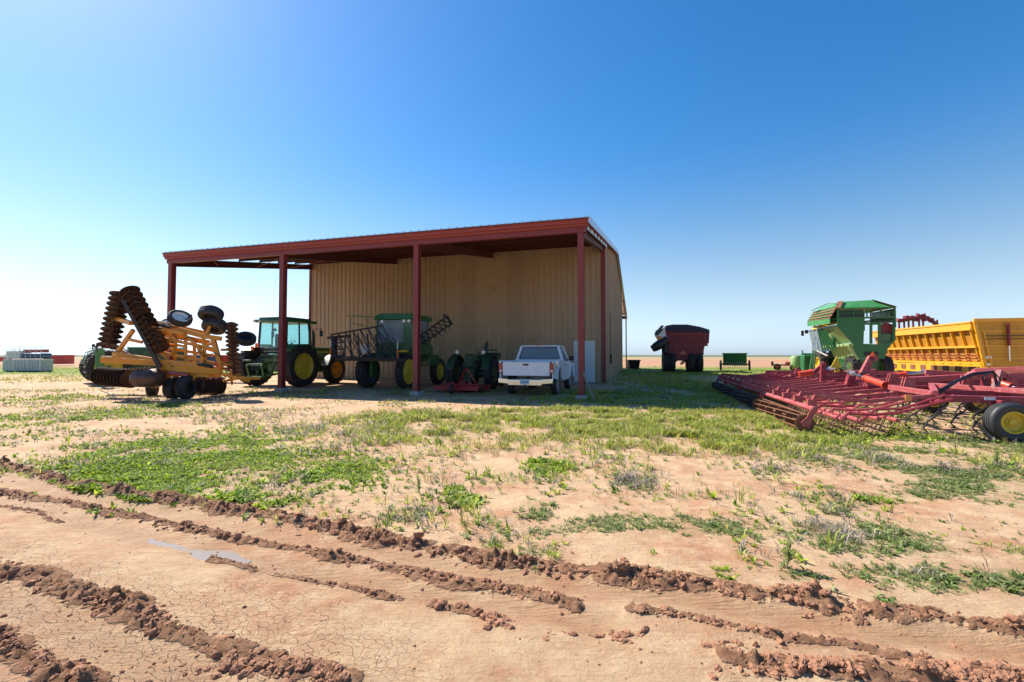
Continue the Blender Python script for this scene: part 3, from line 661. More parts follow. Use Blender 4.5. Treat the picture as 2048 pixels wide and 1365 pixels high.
# ------------------------------------------------------------------ pickup truck
gx_, gy_ = 0.50, 16.15
TF = Frame(gx_, gy_, YAW-.01)
tk = root('pickup_truck', 'white pickup truck parked under the lean-to, its tailgate facing us', 'pickup truck', TF)
def arch(cy_, r, z0, n=12): return [(cy_-r*math.cos(math.pi*k/n), z0+r*math.sin(math.pi*k/n)*1.0) for k in range(n+1)]
W2 = 1.0; ra, fa = 1.22, 4.42
body_prof = [(0.03, .66)]+arch(ra, .46, .60)+[(2.3, .48), (3.6, .48)]+arch(fa, .46, .56)+[(5.35, .52), (5.42, .62), (5.42, .98), (5.30, 1.10), (4.3, 1.20), (3.75, 1.25), (0.0, 1.27)]
bd = MB()
for s in (-1, 1):
    bd.side(body_prof, s*W2-(.06 if s > 0 else 0), .06)
    bd.side([(0.06, .95), (2.18, .95), (2.18, 1.27), (0.06, 1.27)], s*(W2-.14)-.02, .04)
    bd.box((s*(W2-.075), 1.08, 1.275), (.15, 2.2, .035))
bd.box((0, 1.1, .88), (1.8, 2.15, .05)); bd.box((0, 2.2, 1.1), (1.9, .05, .38)); bd.box((0, 2.95, .62), (1.9, 1.4, .2)); bd.box((0, 4.6, .85), (1.86, 1.6, .2))
bd.add([(-.94, 3.7, 1.245), (.94, 3.7, 1.245), (.94, 5.32, 1.09), (-.94, 5.32, 1.09), (-.94, 3.7, 1.20), (.94, 3.7, 1.20), (.94, 5.32, 1.0), (-.94, 5.32, 1.0)], [(0,1,2,3),(4,5,6,7),(0,1,5,4),(2,3,7,6),(0,3,7,4),(1,2,6,5)])
bd.build('body', M['white'], tk, bevel=.014)
# cab greenhouse
def cabsec(y, zt, wb, wt): return [(-wb, y, 1.26), (wb, y, 1.26), (wt, y, zt), (-wt, y, zt)]
cb = MB(); zt = 1.86
P0 = cabsec(2.22, 1.26, .95, .95)
c = [(-.95, 2.22, 1.25), (.95, 2.22, 1.25), (.95, 3.78, 1.25), (-.95, 3.78, 1.25), (-.76, 2.34, zt), (.76, 2.34, zt), (.76, 3.30, zt), (-.76, 3.30, zt)]
for a, b_ in ((0, 4), (1, 5), (2, 6), (3, 7)): cb.beam(c[a], c[b_], .09, .09)
for a, b_ in ((4, 5), (5, 6), (6, 7), (7, 4)): cb.beam(c[a], c[b_], .08, .06)
cb.add([tuple(Vector(c[i])+Vector((0, 0, .03))) for i in (4, 5, 6, 7)]+[tuple(Vector(c[i])-Vector((0, 0, .02))) for i in (4, 5, 6, 7)], [(0,1,2,3),(4,5,6,7),(0,1,5,4),(1,2,6,5),(2,3,7,6),(3,0,4,7)])
cb.beam((-.9, 2.235, 1.285), (.9, 2.235, 1.285), .05, .08)
for s in (-1, 1): cb.beam((s*.93, 2.85, 1.26), (s*.77, 2.85, zt-.02), .05, .05)
cb.build('cab', M['white'], tk, bevel=.02)
def pane(ps, name='window', m='darkglass', rt=tk, th=.008): g = MB(); g.quadth(ps, th); return g.build(name, M[m], rt, sm=0)
g = MB(); g.quadth([(-.90, 2.235, 1.31), (.90, 2.235, 1.31), (.74, 2.335, zt-.03), (-.74, 2.335, zt-.03)], .01); rw = g.build('rear_window', M['darkglass'], tk, sm=0)
g = MB(); g.tube([(-.80, 2.226, 1.33), (.80, 2.226, 1.33), (.69, 2.315, zt-.06), (-.69, 2.315, zt-.06), (-.80, 2.226, 1.33)], .013, 5); g.build('window_seal', M['black'], rw)
pane([(-.9, 3.74, 1.27), (.9, 3.74, 1.27), (.74, 3.32, zt-.03), (-.74, 3.32, zt-.03)], 'windscreen')
for s in (-1, 1):
    pane([(s*.955, 2.32, 1.28), (s*.955, 2.8, 1.28), (s*.79, 2.8, zt-.04), (s*.79, 2.42, zt-.04)])
    pane([(s*.955, 2.9, 1.28), (s*.955, 3.72, 1.28), (s*.79, 3.28, zt-.04), (s*.79, 2.9, zt-.04)])
    d_ = MB(); d_.b2((s*(W2+.001), 2.42, .56), (s*(W2+.010), 3.62, 1.22)); dd = d_.build('door', M['white'], tk, bevel=.004)
    h_ = MB(); h_.box((s*(W2+.025), 2.56, 1.10), (.03, .16, .035)); h_.build('handle', M['black'], dd)
    m_ = MB(); m_.box((s*(W2+.13), 3.55, 1.36), (.20, .07, .17)); m_.beam((s*.95, 3.55, 1.30), (s*(W2+.06), 3.55, 1.33), .03); m_.build('side_mirror', M['black'], tk, bevel=.02)
    l_ = MB(); l_.box((s*(W2-.06), -.005, 1.02), (.13, .05, .36)); tl_ = l_.build('tail_light', M['tail'], tk, bevel=.01)
    l_ = MB(); l_.box((s*(W2-.06), -.034, .93), (.10, .012, .07)); l_.build('reversing_lens', M['whitep'], tl_)
# fender flares
for s in (-1, 1):
    for cc, z0 in ((ra, .60), (fa, .56)):
        f = MB(); a = arch(cc, .475, z0, 14); f.tube([(s*(W2+.012), y, z) for y, z in a], .026, 6); f.build('wheel_arch_trim', M['white'], tk)
tg = MB(); tg.box((0, -.01, 1.005), (1.72, .05, .50)); tg.box((0, -.04, 1.235), (1.70, .02, .035)); tgo = tg.build('tailgate', M['white'], tk, bevel=.015)
h_ = MB(); h_.box((0, -.042, 1.15), (.2, .02, .06)); h_.build('handle', M['black'], tgo)
for q in (-.42, 0, .36): h_ = MB(); h_.box((q, -.042, 1.03), (.10, .012, .02)); h_.build('badge', M['greyp'], tgo)
bp_ = MB(); bp_.prism([(-1.0, -.03, .46), (-1.0, -.14, .50), (-.62, -.22, .47), (-.60, -.22, .42), (.60, -.22, .42), (.62, -.22, .47), (1.0, -.14, .50), (1.0, -.03, .46)], (0, 0, .18))
bpo = bp_.build('rear_bumper', M['chrome'], tk, bevel=.015)
h_ = MB(); h_.box((0, -.236, .545), (.33, .012, .17)); h_.build('licence_plate', mat('plate_paint', (.50, .62, .72), .5), bpo)
h_ = MB()
for q in range(6): h_.box((-.11+q*.044, -.244, .545), (.022, .006, .06))
h_.build('plate_characters', M['blue'], bpo)
h_ = MB(); h_.tube([(0, -.20, .40), (0, -.36, .38)], .03, 8); h_.lathe((0, -.36, .42), (0, 0, 1), [(0, -.04), (.03, -.03), (.03, .02), (0, .04)], 10); h_.build('tow_ball', M['steel'], bpo)
h_ = MB(); h_.lathe((W2+.006, .62, 1.08), (1, 0, 0), [(0, .004), (.07, .004), (.08, -.01)], 16); h_.build('fuel_cap', M['black'], tk)
for s in (-1, 1):
    for cc in (ra, fa): wheel(tk, (s*.83, cc, .385), (s, 0, 0), .385, .25, .21, M['greyp'], M['rubberc'])
h_ = MB(); h_.tube([(-.8, ra, .385), (.8, ra, .385)], .06, 8); h_.lathe((0, ra, .385), (0, 1, 0), [(0, -.2), (.15, -.1), (.15, .1), (0, .2)], 12); h_.b2((-.45, .3, .5), (-.37, 5, .6)); h_.b2((.37, .3, .5), (.45, 5, .6)); h_.tube([(.55, .1, .42), (.55, 1.6, .42)], .035, 8); h_.build('chassis', M['steel'], tk)
h_ = MB()
for q in (-.45, .45): h_.box((q, 2.75, 1.30), (.5, .14, .5)); h_.box((q, 2.72, 1.62), (.22, .1, .16))
h_.build('seat', M['greyp'], tk, bevel=.03)
h_ = MB(); h_.box((0, 2.31, 1.895), (.26, .05, .03)); h_.build('brake_light', M['tail'], tk)
for q, a in ((-.35, .2), (.12, -.3)):
    pp = MB(); pp.box((0, 0, 0), (.30, .012, .16), Matrix.Rotation(a, 3, 'Y'))
    wp = TF.M @ Vector((q, 2.42, 1.42)); solo(pp, 'paper', 'crumpled white paper lying behind the '+('left' if q < 0 else 'middle')+' of the truck rear window', 'paper', M['whitep'], wp, rz=-YAW, group='papers behind the truck window')

# ------------------------------------------------------------------ plank leaning on the right hand post
a = SF.at(1166, 752, -.1); b_ = SF.at(1189, 797, -.3)
pk = MB(); o_ = SF.M @ Vector((b_.x, b_.y, 0)); tv = SF.M @ Vector((a.x+.02, a.y-.02, max(a.z, .9)))-o_
pk.beam((0, 0, .02), tuple(tv), .09, .03); solo(pk, 'plank', 'thin weathered plank leaning on the rightmost red post', 'plank', M['wood'], o_)

# ------------------------------------------------------------------ big green tractor, seen from behind
TR = Frame(-11.2, 21.6, YAW+.02)
tr = root('cab_tractor', 'big green cab tractor with yellow wheels parked behind the second red post', 'tractor', TR)
wr = []
for s in (-1, 1):
    wheel(tr, (s*1.36, 0, .97), (s, 0, 0), .97, .50, .60, M['jyellow'] if s > 0 else M['steel'], M['rubber'], ag=22)
    wheel(tr, (s*1.02, 2.75, .72), (s, 0, 0), .72, .40, .42, M['hyellow'] if s > 0 else M['jyellow'], M['rubber'], ag=18)
    f = MB(); pr = [(-.75, 1.72), (-.3, 2.0), (.35, 2.02), (.85, 1.85), (.98, 1.5), (.9, 1.5), (.78, 1.78), (.33, 1.95), (-.27, 1.93), (-.7, 1.66)]
    f.side(pr, s*1.16-(.30), .60); f.build('fender', M['green'], tr, bevel=.01)
    f = MB(); ap = [(2.75-.82*math.cos(t), .72+.82*math.sin(t)) for t in np.linspace(.35, 2.6, 9)]; f.side(ap+[(y*1.0+(y-2.75)*-.04, z-.04) for y, z in ap[::-1]], s*1.02-.21, .42); f.build('front_fender', M['greyp'], tr)
    f = MB(); f.box((s*.86, -.66, 1.80), (.14, .06, .2)); f.build('marker_light', M['orange'] if s < 0 else M['tail'], tr)
# cab
cb = MB(); z0, z1 = 1.75, 3.05
co_ = {}
for s in (-1, 1):
    for y, yt in ((-.35, -.30), (1.25, 1.10)):
        cb.beam((s*.82, y, z0), (s*.78, yt, z1), .08, .08)
    cb.beam((s*.84, .45, z0), (s*.80, .45, z1), .06, .06)
    cb.beam((s*.83, -.35, z0), (s*.83, 1.25, z0), .07, .1)
cb.beam((-.82, -.35, z0), (.82, -.35, z0), .07, .14); cb.beam((-.82, 1.25, z0), (.82, 1.25, z0), .07, .1)
cb.b2((-.8, -.3, 1.55), (.8, 1.2, 1.68)); cb.build('cab_frame', M['black'], tr, bevel=.01)
rf = MB(); rf.prism([(-.98, -.55, 3.04), (.98, -.55, 3.04), (.98, 1.5, 3.04), (-.98, 1.5, 3.04)], (0, 0, .14)); rf.prism([(-.80, -.40, 3.17), (.80, -.40, 3.17), (.80, 1.3, 3.17), (-.80, 1.3, 3.17)], (0, 0, .12)); rfo = rf.build('roof', M['green'], tr, bevel=.05)
for s in (-.85, .85, -.55): l_ = MB(); l_.box((s, -.57, 3.08), (.16, .05, .07)); l_.build('work_light', M['whitep'], rfo, bevel=.01)
g = lambda ps, n='window': pane(ps, n, 'cabglass', tr)
g([(-.77, -.34, 1.83), (.77, -.34, 1.83), (.74, -.30, 3.02), (-.74, -.30, 3.02)], 'rear_window'); g([(-.77, 1.25, 1.8), (.77, 1.25, 1.8), (.74, 1.1, 3.02), (-.74, 1.1, 3.02)], 'windscreen')
for s in (-1, 1): g([(s*.83, -.3, 1.8), (s*.83, .41, 1.8), (s*.79, .41, 3.02), (s*.79, -.27, 3.02)]); g([(s*.83, .49, 1.8), (s*.83, 1.2, 1.8), (s*.79, 1.07, 3.02), (s*.79, .49, 3.02)])
h_ = MB(); h_.box((.05, .25, 1.85), (.5, .5, .12)); h_.box((.05, .02, 2.2), (.46, .12, .62)); h_.build('seat', M['black'], tr, bevel=.04)
h_ = MB(); h_.tube([(0, 1.1, 1.7), (0, .82, 2.12)], .03, 6); h_.lathe((0, .82, 2.12), (0, -.5, .8), [(.18, -.012), (.2, 0), (.18, .012), (.165, 0), (.18, -.012)], 20); h_.box((-.45, .2, 2.72), (.2, .06, .13)); h_.build('steering_wheel', M['black'], tr)
hd = MB(); hd.prism([(-.42, 1.3, 1.1), (.42, 1.3, 1.1), (.42, 1.3, 1.80), (.30, 1.3, 1.92), (-.30, 1.3, 1.92), (-.42, 1.3, 1.80)], (0, 2.2, 0)); hdo = hd.build('hood', M['green'], tr, bevel=.06)
h_ = MB(); h_.b2((-.425, 1.5, 1.62), (-.42, 3.3, 1.68)); h_.b2((.42, 1.5, 1.62), (.426, 3.3, 1.68)); h_.build('stripe', M['jyellow'], hdo)
h_ = MB(); h_.tube([(.88, 1.35, 1.5), (.88, 1.35, 2.45), (.88, 1.30, 2.72)], [.07, .07, .05], 10); h_.build('exhaust', M['black'], tr)
for s in (-1, 1): h_ = MB(); h_.tube([(s*.8, 1.15, 2.75), (s*1.5, 1.15, 2.80)], .018, 6); h_.tube([(s*1.5, 1.15, 2.80), (s*1.5, 1.15, 2.6)], .018, 6); h_.box((s*1.5, 1.15, 2.55), (.16, .05, .28)); h_.build('side_mirror', M['black'], tr, bevel=.01)
tb = MB(); tb.b2((-.32, -.3, .7), (.32, 2.6, 1.2)); tb.tube([(-1.25, 0, .97), (1.25, 0, .97)], .14, 12); tb.tube([(-.9, 2.75, .72), (.9, 2.75, .72)], .1, 10); tb.b2((-.35, 2.4, .6), (.35, 3.6, 1.1))
tb.b2((-.55, -.5, 1.15), (.55, 0, 1.55)); tb.build('chassis', M['green'], tr, bevel=.03)
ht = MB()
for s in (-1, 1):
    ht.beam((s*.30, -.3, .62), (s*.42, -1.25, .50), .06, .08); ht.tube([(s*.40, -.85, .58), (s*.46, -.45, 1.38)], .035, 8); ht.beam((s*.46, -.55, 1.40), (s*.36, -.1, 1.42), .09, .12); ht.beam((s*.42, -1.2, .5), (s*.42, -1.35, 1.05), .07, .07)
ht.tube([(0, -.35, 1.15), (.02, -1.15, 1.10)], .035, 8); ht.beam((-.45, -1.27, 1.06), (.45, -1.27, 1.06), .08, .1); ht.beam((-.42, -1.3, .5), (.42, -1.3, .5), .06, .08)
ht.build('hitch', M['green'], tr, bevel=.008)
for k in range(5): x = -.3+k*.12; ho = MB(); ho.tube([(x, -.5, 1.35), (x-.05, -.75, 1.42+.04*k), (x-.14, -.95, 1.15), (x-.1, -1.1, .8)], .018, 6); ho.build('hydraulic_hose', M['hose'], tr)
bx = MB(); bx.b2((-1.15, -.95, 1.2), (-.62, -.3, 1.28)); bx.b2((.62, -.85, 1.2), (1.0, -.3, 1.28)); bx.build('fender_step', M['green'], tr, bevel=.01)
lg = MB(); lg.box((-.62, -.62, 1.95), (.22, .03, .2)); lg.build('slow_sign', M['orange'], tr, label='orange square reflector at the back of the cab')

# ------------------------------------------------------------------ boom sprayer between the second and third posts
SP = Frame(-5.62, 20.3, YAW)
sp_ = root('boom_sprayer', 'green boom sprayer with a dark cab and folded black booms in the middle bay', 'sprayer', SP)
for s in (-1, 1):
    wheel(sp_, (s*.98, 0, .76), (s, 0, 0), .76, .36, .55, M['jyellow'] if s > 0 else M['rimdark'], M['rubber'], ag=24)
    wheel(sp_, (s*.98, 3.2, .66), (s, 0, 0), .66, .32, .42, M['jyellow'], M['rubber'], ag=22)
    k = MB(); k.b2((s*.62, -.25, .5), (s*.74, .25, 1.6)); k.build('leg', M['green'], sp_, bevel=.02); k = MB(); k.b2((s*.62, 2.95, .5), (s*.74, 3.45, 1.5)); k.build('leg', M['green'], sp_, bevel=.02)
ch = MB(); ch.b2((-.7, -.6, 1.35), (.7, 3.9, 1.52)); ch.b2((-.74, -.4, 1.2), (.74, .4, 1.4)); ch.b2((-.74, 2.9, 1.2), (.74, 3.5, 1.4)); ch.build('chassis', M['green'], sp_, bevel=.02)
p = lambda x, y, v: tuple(SP.at(x, y, v))
v = .1; q1 = SP.at(753, 660, v); q2 = SP.at(827, 626, v); xl, xr, ztp = q1.x, q2.x, q2.z
cf = MB()
for x in (xl+.05, xr-.05):
    for y in (v, v+1.5): cf.beam((x, y, 1.5), (x, y, ztp-.25), .08, .08)
    cf.beam((x, v, 2.1), (x, v+1.5, 2.1), .06, .06)
cf.b2((xl+.02, v, 1.5), (xr-.02, v+1.5, 2.05)); cf.b2(((xl+xr)*.5+.25, v-.01, 1.5), (xr-.02, v+.05, ztp-.25)); cf.build('cab_frame', M['green'], sp_, bevel=.02)
rf = MB(); rf.prism([(xl-.06, v-.2, ztp-.28), (xr+.06, v-.2, ztp-.28), (xr-.02, v-.15, ztp-.04), (xl+.25, v-.15, ztp), (xl+.04, v-.15, ztp-.1)], (0, 2.0, 0)); rf.build('roof', M['greeng'], sp_, bevel=.03)
pane([(xl+.09, v-.005, 2.06), (xr-.5, v-.005, 2.06), (xr-.5, v-.005, ztp-.3), (xl+.09, v-.005, ztp-.3)], 'rear_window', 'darkglass', sp_)
for x in (xl+.02, xr-.02): pane([(x, v+.08, 2.12), (x, v+1.42, 2.12), (x, v+1.42, ztp-.3), (x, v+.08, ztp-.3)], 'window', 'darkglass', sp_)
for x in (xl+.45, xr-.32, xr-.08): l_ = MB(); l_.lathe((x, v-.22, ztp-.38), (0, -1, 0), [(0, 0), (.06, 0), (.075, .06), (0, .07)], 12); l_.build('work_light', M['whitep'], sp_)
tk_ = MB(); c0 = SP.at(848, 720, 2.6); tk_.lathe((.0, 2.5, 1.85), (0, 1, 0), [(0, -.85), (.35, -.82), (.62, -.7), (.66, 0), (.62, .7), (.35, .82), (0, .85)], 28); tk_.build('spray_tank', M['greeng'], sp_)
en = MB(); a = SP.at(838, 735, 1.6); en.b2((.55, 1.9, .95), (1.15, 3.0, 1.45)); en.b2((.6, 2.0, 1.5), (1.05, 2.5, 1.95)); en.build('engine_box', M['green'], sp_, bevel=.04)
rl = MB(); rp_ = [p(692, 632, -.2), p(764, 635, -.2)]
rl.tube(rp_, .022, 6); rl.tube([p(701, 634, -.2), p(701, 668, -.2)], .02, 6); rl.tube([p(736, 634, -.2), p(736, 655, -.2), p(705, 646, -.2)], .02, 6); rl.build('guard_rail', M['greeng'], sp_)
def truss(mb, A, B, C_, D_, n, r=.038):
    """ladder between A-B and C-D with diagonals"""
    A, B, C_, D_ = map(Vector, (A, B, C_, D_)); mb.tube([A, B], r, 6); mb.tube([C_, D_], r, 6)
    for i in range(n+1):
        t = i/n; a = A.lerp(B, t); c = C_.lerp(D_, t); mb.tube([a, c], r*.7, 5)
        if i < n: t2 = (i+1)/n; mb.tube([a, C_.lerp(D_, t2)], r*.6, 5)
bm_ = MB()
for dv in (-1.5, -1.0):
    truss(bm_, p(662, 670, dv), p(765, 652, dv), p(672, 714, dv), p(800, 718, dv), 7)
    truss(bm_, p(664, 674, dv), p(664, 712, dv), p(690, 672, dv), p(690, 712, dv), 3)
bm_.tube([p(655, 676, -1.2), p(700, 672, -1.2)], .05, 8)
for x in (700, 716, 735, 752): bm_.tube([p(x, 668, -1.3), p(x+3, 720, -1.3)], .035, 6)
bm_.beam(p(672, 719, -1.25), p(800, 719, -1.25), .12, .10); bm_.beam(p(668, 676, -1.3), p(668, 716, -1.3), .20, .20)
bm_.beam((-1.6, -1.2, 1.3), (1.5, -1.2, 1.3), .12, .12); bm_.beam((-.4, -1.2, 1.35), (-.4, -.4, 1.5), .1); bm_.beam((.4, -1.2, 1.35), (.4, -.4, 1.5), .1)
bm_.build('left_boom', M['steel'], sp_, label='black boom folded to the left in front of the cab')
bm_ = MB()
for dv in (.6, 1.0):
    truss(bm_, p(832, 678, dv), p(893, 634, dv), p(845, 688, dv), p(903, 648, dv), 7)
bm_.beam(p(893, 632, .8), p(904, 650, .8), .06, .1); bm_.beam(p(888, 631, .8), p(896, 636, .8), .16, .14); bm_.tube([p(840, 690, .8), (1.1, -.6, 1.5)], .05, 8)
for s in np.linspace(0, 1, 6): bm_.tube([p(850+48*s, 684-34*s, .6), p(852+48*s, 692-33*s, .6)], .03, 6)
bm_.build('right_boom', M['steel'], sp_, label='black boom raised to the right beside the third post')
rk = MB()
for k in range(7): x = 706+k*13; rk.tube([p(x, 676, -1.1), p(x+8+k, 690, -1.2), p(x-6, 706, -1.1), p(x+10, 716, -1.2)], .022, 6)
rk.tube([p(752, 700, -1.3), p(757, 712, -1.35), p(768, 719, -1.35), p(788, 719, -1.3)], .014, 6); rk.build('spray_hoses', M['hose'], sp_)
hr_ = MB(); c1 = SP.at(729, 698, -1.32); hr_.lathe(c1, (0, 1, 0), [(.0, -.02), (.20, -.02), (.22, .1), (0, .1)], 20); hr_.build('hose_reel', M['greyp'], sp_)
for x, y0, y1 in ((795, 684, 717), (661.5, 682, 711)):
    ym = (y0+y1)/2; k = MB(); k.beam(p(x, y0, -1.65), p(x, ym-2, -1.65), .05, .02); ko = k.build('marker_pole', M['whitep'], sp_); k = MB(); k.beam(p(x, ym, -1.66), p(x, y1, -1.66), .06, .02); k.build('reflector', M['orange'], ko)
k = MB(); k.b2((.9, -.75, 1.62), (1.3, -.4, 1.70)); k.build('step_plate', M['jyellow'], sp_)

# ------------------------------------------------------------------ old tractor with a red rotary mower
OT = Frame(-1.75, 20.2, YAW)
ot = root('old_tractor', 'small old green open tractor with a red mower in the right bay', 'tractor', OT)
for s in (-1, 1):
    wheel(ot, (s*.88, 0, .68), (s, 0, 0), .68, .36, .38, M['oldyellow'], M['rubber'], ag=20)
    wheel(ot, (s*.7, 2.1, .4), (s, 0, 0), .40, .2, .2, M['oldyellow'], M['rubber'])
    f = MB(); pr = [(-.72, .9), (-.5, 1.3), (0, 1.52), (.5, 1.35), (.6, 1.2)]; f.side(pr+[(y, z-.04) for y, z in pr[::-1]], s*.82-.17, .34); f.build('fender', M['oldgreen'], ot)
    l_ = MB(); l_.lathe((s*.62, -.35, 1.62), (0, -1, 0), [(0, 0), (.08, 0), (.06, -.1), (0, -.12)], 12); l_.build('head_lamp', M['whitep'], ot)
b = MB(); b.b2((-.24, -.35, .45), (.24, 2.5, .95)); b.tube([(-.7, 0, .68), (.7, 0, .68)], .12, 10); b.b2((-.35, -.4, .9), (.35, .2, 1.15)); b.b2((-.26, .9, .95), (.26, 2.5, 1.5)); b.b2((-.2, -.45, .95), (.2, -.25, 1.55)); b.build('body', M['oldgreen'], ot, bevel=.04)
b = MB(); b.b2((-.24, -.25, 1.22), (.24, .2, 1.32)); b.b2((-.24, -.3, 1.3), (.24, -.22, 1.68)); b.build('seat', M['oldyellow'], ot, bevel=.03)
b = MB(); b.lathe((0, .72, 1.65), (0, -.4, .9), [(.17, -.012), (.19, 0), (.17, .012), (.155, 0), (.17, -.012)], 18); b.tube([(0, .72, 1.65), (0, 1.0, 1.3)], .02, 6); b.build('steering_wheel', M['black'], ot)
b = MB(); b.tube([(.1, 1.6, 1.5), (.1, 1.6, 2.15)], .045, 10); b.tube([(.1, 1.6, 1.75), (.1, 1.6, 2.0)], .075, 10); b.tube([(-.12, 1.9, 1.5), (-.12, 1.9, 1.85)], .04, 8); b.lathe((-.12, 1.9, 1.85), (0, 0, 1), [(0, .1), (.09, .05), (.09, 0), (.04, 0)], 12); b.build('exhaust', M['black'], ot)
b = MB(); b.tube([(.5, -.2, 1.0), (.62, -.1, 2.0), (.62, .3, 2.02)], .03, 6); b.box((.78, .1, 1.72), (.5, .5, .07)); b.box((.72, .8, 1.45), (.5, .5, .3)); b.build('side_console', M['oldgreen'], ot, bevel=.02)
b = MB()
for s in (-1, 1): b.beam((s*.25, -.35, .5), (s*.38, -1.2, .38), .05, .06); b.tube([(s*.3, -.4, 1.2), (s*.36, -.85, .5)], .025, 6)
b.tube([(0, -.4, .95), (0, -1.2, .85)], .03, 6); b.build('hitch', M['steel'], ot)
RM = Frame(-2.0, 18.55, YAW); rm = root('rotary_mower', 'low red rotary mower deck on the ground behind the old tractor', 'mower', RM)
b = MB(); b.prism([(-.95, -.75, .22), (.95, -.75, .22), (1.0, -.3, .22), (1.0, .6, .22), (-1.0, .6, .22), (-1.0, -.3, .22)], (0, 0, .05)); b.b2((-1.0, -.3, .08), (-.96, .6, .23)); b.b2((.96, -.3, .08), (1.0, .6, .23)); b.b2((-.95, -.77, .10), (.95, -.73, .23)); b.b2((-.8, -.2, .27), (.8, -.12, .33)); b.build('deck', M['red'], rm, bevel=.01)
b = MB(); b.beam((-.4, .5, .27), (0, .32, .95), .05, .06); b.beam((.4, .5, .27), (0, .32, .95), .05, .06); b.beam((0, .3, .95), (0, -.6, .28), .05, .05); b.build('hitch_frame', M['red'], rm); b = MB(); b.box((0, .05, .36), (.3, .35, .18)); b.build('gearbox', M['dred'], rm, bevel=.02)
wheel(rm, (0, -1.15, .2), (1, 0, 0), .2, .12, .09, M['rust'], M['rubber']); b = MB(); b.beam((0, -1.15, .38), (0, -.7, .3), .05, .05); b.beam((.09, -1.15, .2), (.09, -1.15, .42), .03, .04); b.beam((-.09, -1.15, .2), (-.09, -1.15, .42), .03, .04); b.beam((-.1, -1.15, .42), (.1, -1.15, .42), .03, .04); b.build('tail_fork', M['red'], rm)
# ------------------------------------------------------------------ folded yellow disc harrow at the left end of the shed
HF = Frame(-11.0, 15.6, -.30)
hr = root('disc_harrow', 'folded golden yellow disc harrow with upright disc gangs beside the left end of the shed', 'disc harrow', HF)
h = lambda x, y, v=0: tuple(HF.at(x, y, v))
def gang(rt, a, b, n, Rd, m='disc', tilt=None, dish=.14, name='disc_gang', label=None):
    a, b = Vector(a), Vector(b); ax = (b-a).normalized(); mb = MB(); mb.tube([a, b], .035, 8)
    axd = (ax+Vector(tilt)).normalized() if tilt else ax
    for i in range(n):
        c = a.lerp(b, (i+.5)/n)
        mb.lathe(c, axd, [(.0, -Rd*dish), (Rd*.35, -Rd*dish*.8), (Rd*.75, -Rd*.03), (Rd, Rd*dish), (Rd*.98, Rd*dish+.012), (Rd*.72, .0), (0, -Rd*dish*.4)], 22)
        mb.lathe(c, ax, [(.0, -.07), (.055, -.07), (.055, .07), (0, .07)], 8)
    return mb.build(name, M[m], rt, label=label)
gang(hr, h(243, 583, .9), h(216, 694, .9), 11, .32, tilt=(.12, -.34, 0))
gang(hr, h(256, 576, -.2), h(322, 700, -.2), 12, .29, tilt=(.1, -.36, .1))
gang(hr, h(463, 644, 2.2), h(468, 752, 2.2), 13, .24, tilt=(0, -.35, 0))
gang(hr, h(200, 752, 1.5), h(265, 758, .9), 10, .33, tilt=(0, -.5, 0))
gang(hr, h(205, 757, 3.0), h(300, 752, 2.4), 12, .34, tilt=(0, .4, 0))
gang(hr, h(392, 773, .2), h(442, 771, 1.2), 8, .33, tilt=(0, -.4, 0))
def bar(pts, wd=.1, ht=None, m='hyellow', name='frame_beam', v=0, rt=hr, label=None):
    for (x0, y0, *a), (x1, y1, *b) in pts: mb = MB(); mb.beam(h(x0, y0, a[0] if a else v), h(x1, y1, b[0] if b else v), wd, ht); mb.build(name, M[m], rt, bevel=.008, label=label)
bar([((247, 600, -.3), (320, 735, -.3)), ((262, 590, .3), (320, 712, .3))], .12, .12, 'steel', 'gang_beam')
bar([((240, 590, 1.2), (226, 700, 1.2))], .13, .13, 'steel', 'gang_beam')
bar([((299, 643), (407, 673)), ((407, 673), (443, 678))], .14, .16, v=.1)
bar([((299, 641, 1.4), (420, 668, 1.4))], .12, .12)
bar([((300, 654, -.1), (368, 668, -.1))], .10, .12)
bar([((229, 636, 1), (263, 647, .2)), ((229, 636, 1), (231, 650, 1)), ((290, 645, 0), (303, 646, 0))], .14, .14)
bar([((267, 660, .3), (233, 708, .6))], .10, .12); bar([((256, 679, .4), (284, 685, .2))], .09, .10)
bar([((226, 706, .5), (318, 721, 0)), ((226, 712, 1.2), (310, 724, .8))], .09, .10)
bar([((204, 720, .3), (322, 727, 0))], .16, .19)
bar([((204, 716, 2.0), (318, 721, 2.2))], .12, .14)
bar([((318, 733), (441, 742))], .30, .26); bar([((318, 722, -.1), (420, 730, -.1))], .10, .10)
bar([((330, 678, .1), (428, 698, .1)), ((334, 672, 1.5), (428, 690, 1.5))], .09, .10)
bar([((314, 704, .1), (430, 727, .1))], .08, .10); bar([((335, 688, .3), (372, 694, .3)), ((372, 686, .3), (430, 704, .3))], .06, .07)
bar([((371, 668, .1), (372, 724, .1))], .08, .08); bar([((407, 676, .1), (411, 730, .1)), ((388, 680, 1.4), (390, 728, 1.4))], .08, .09)
bar([((425, 676, .1), (443, 742, .1)), ((426, 672, 1.4), (444, 740, 1.4))], .11, .13)
bar([((343, 712, 0), (353, 690, .2)), ((353, 690, .2), (372, 694, .2)), ((318, 700, .1), (345, 730, 0))], .07, .08)
bar([((372, 672, 0), (392, 690, 0)), ((392, 690, 0), (404, 706, 0)), ((404, 706, 0), (405, 726, 0))], .08, .09)
bar([((320, 735, -.2), (320, 757, -.2)), ((330, 742, 0), (346, 772, .0)), ((380, 742, 0), (370, 774, .0)), ((398, 735, 0), (385, 760, 0)), ((441, 742, 1), (430, 772, 1)), ((318, 745, 0), (420, 752, 0))], .09, .12)
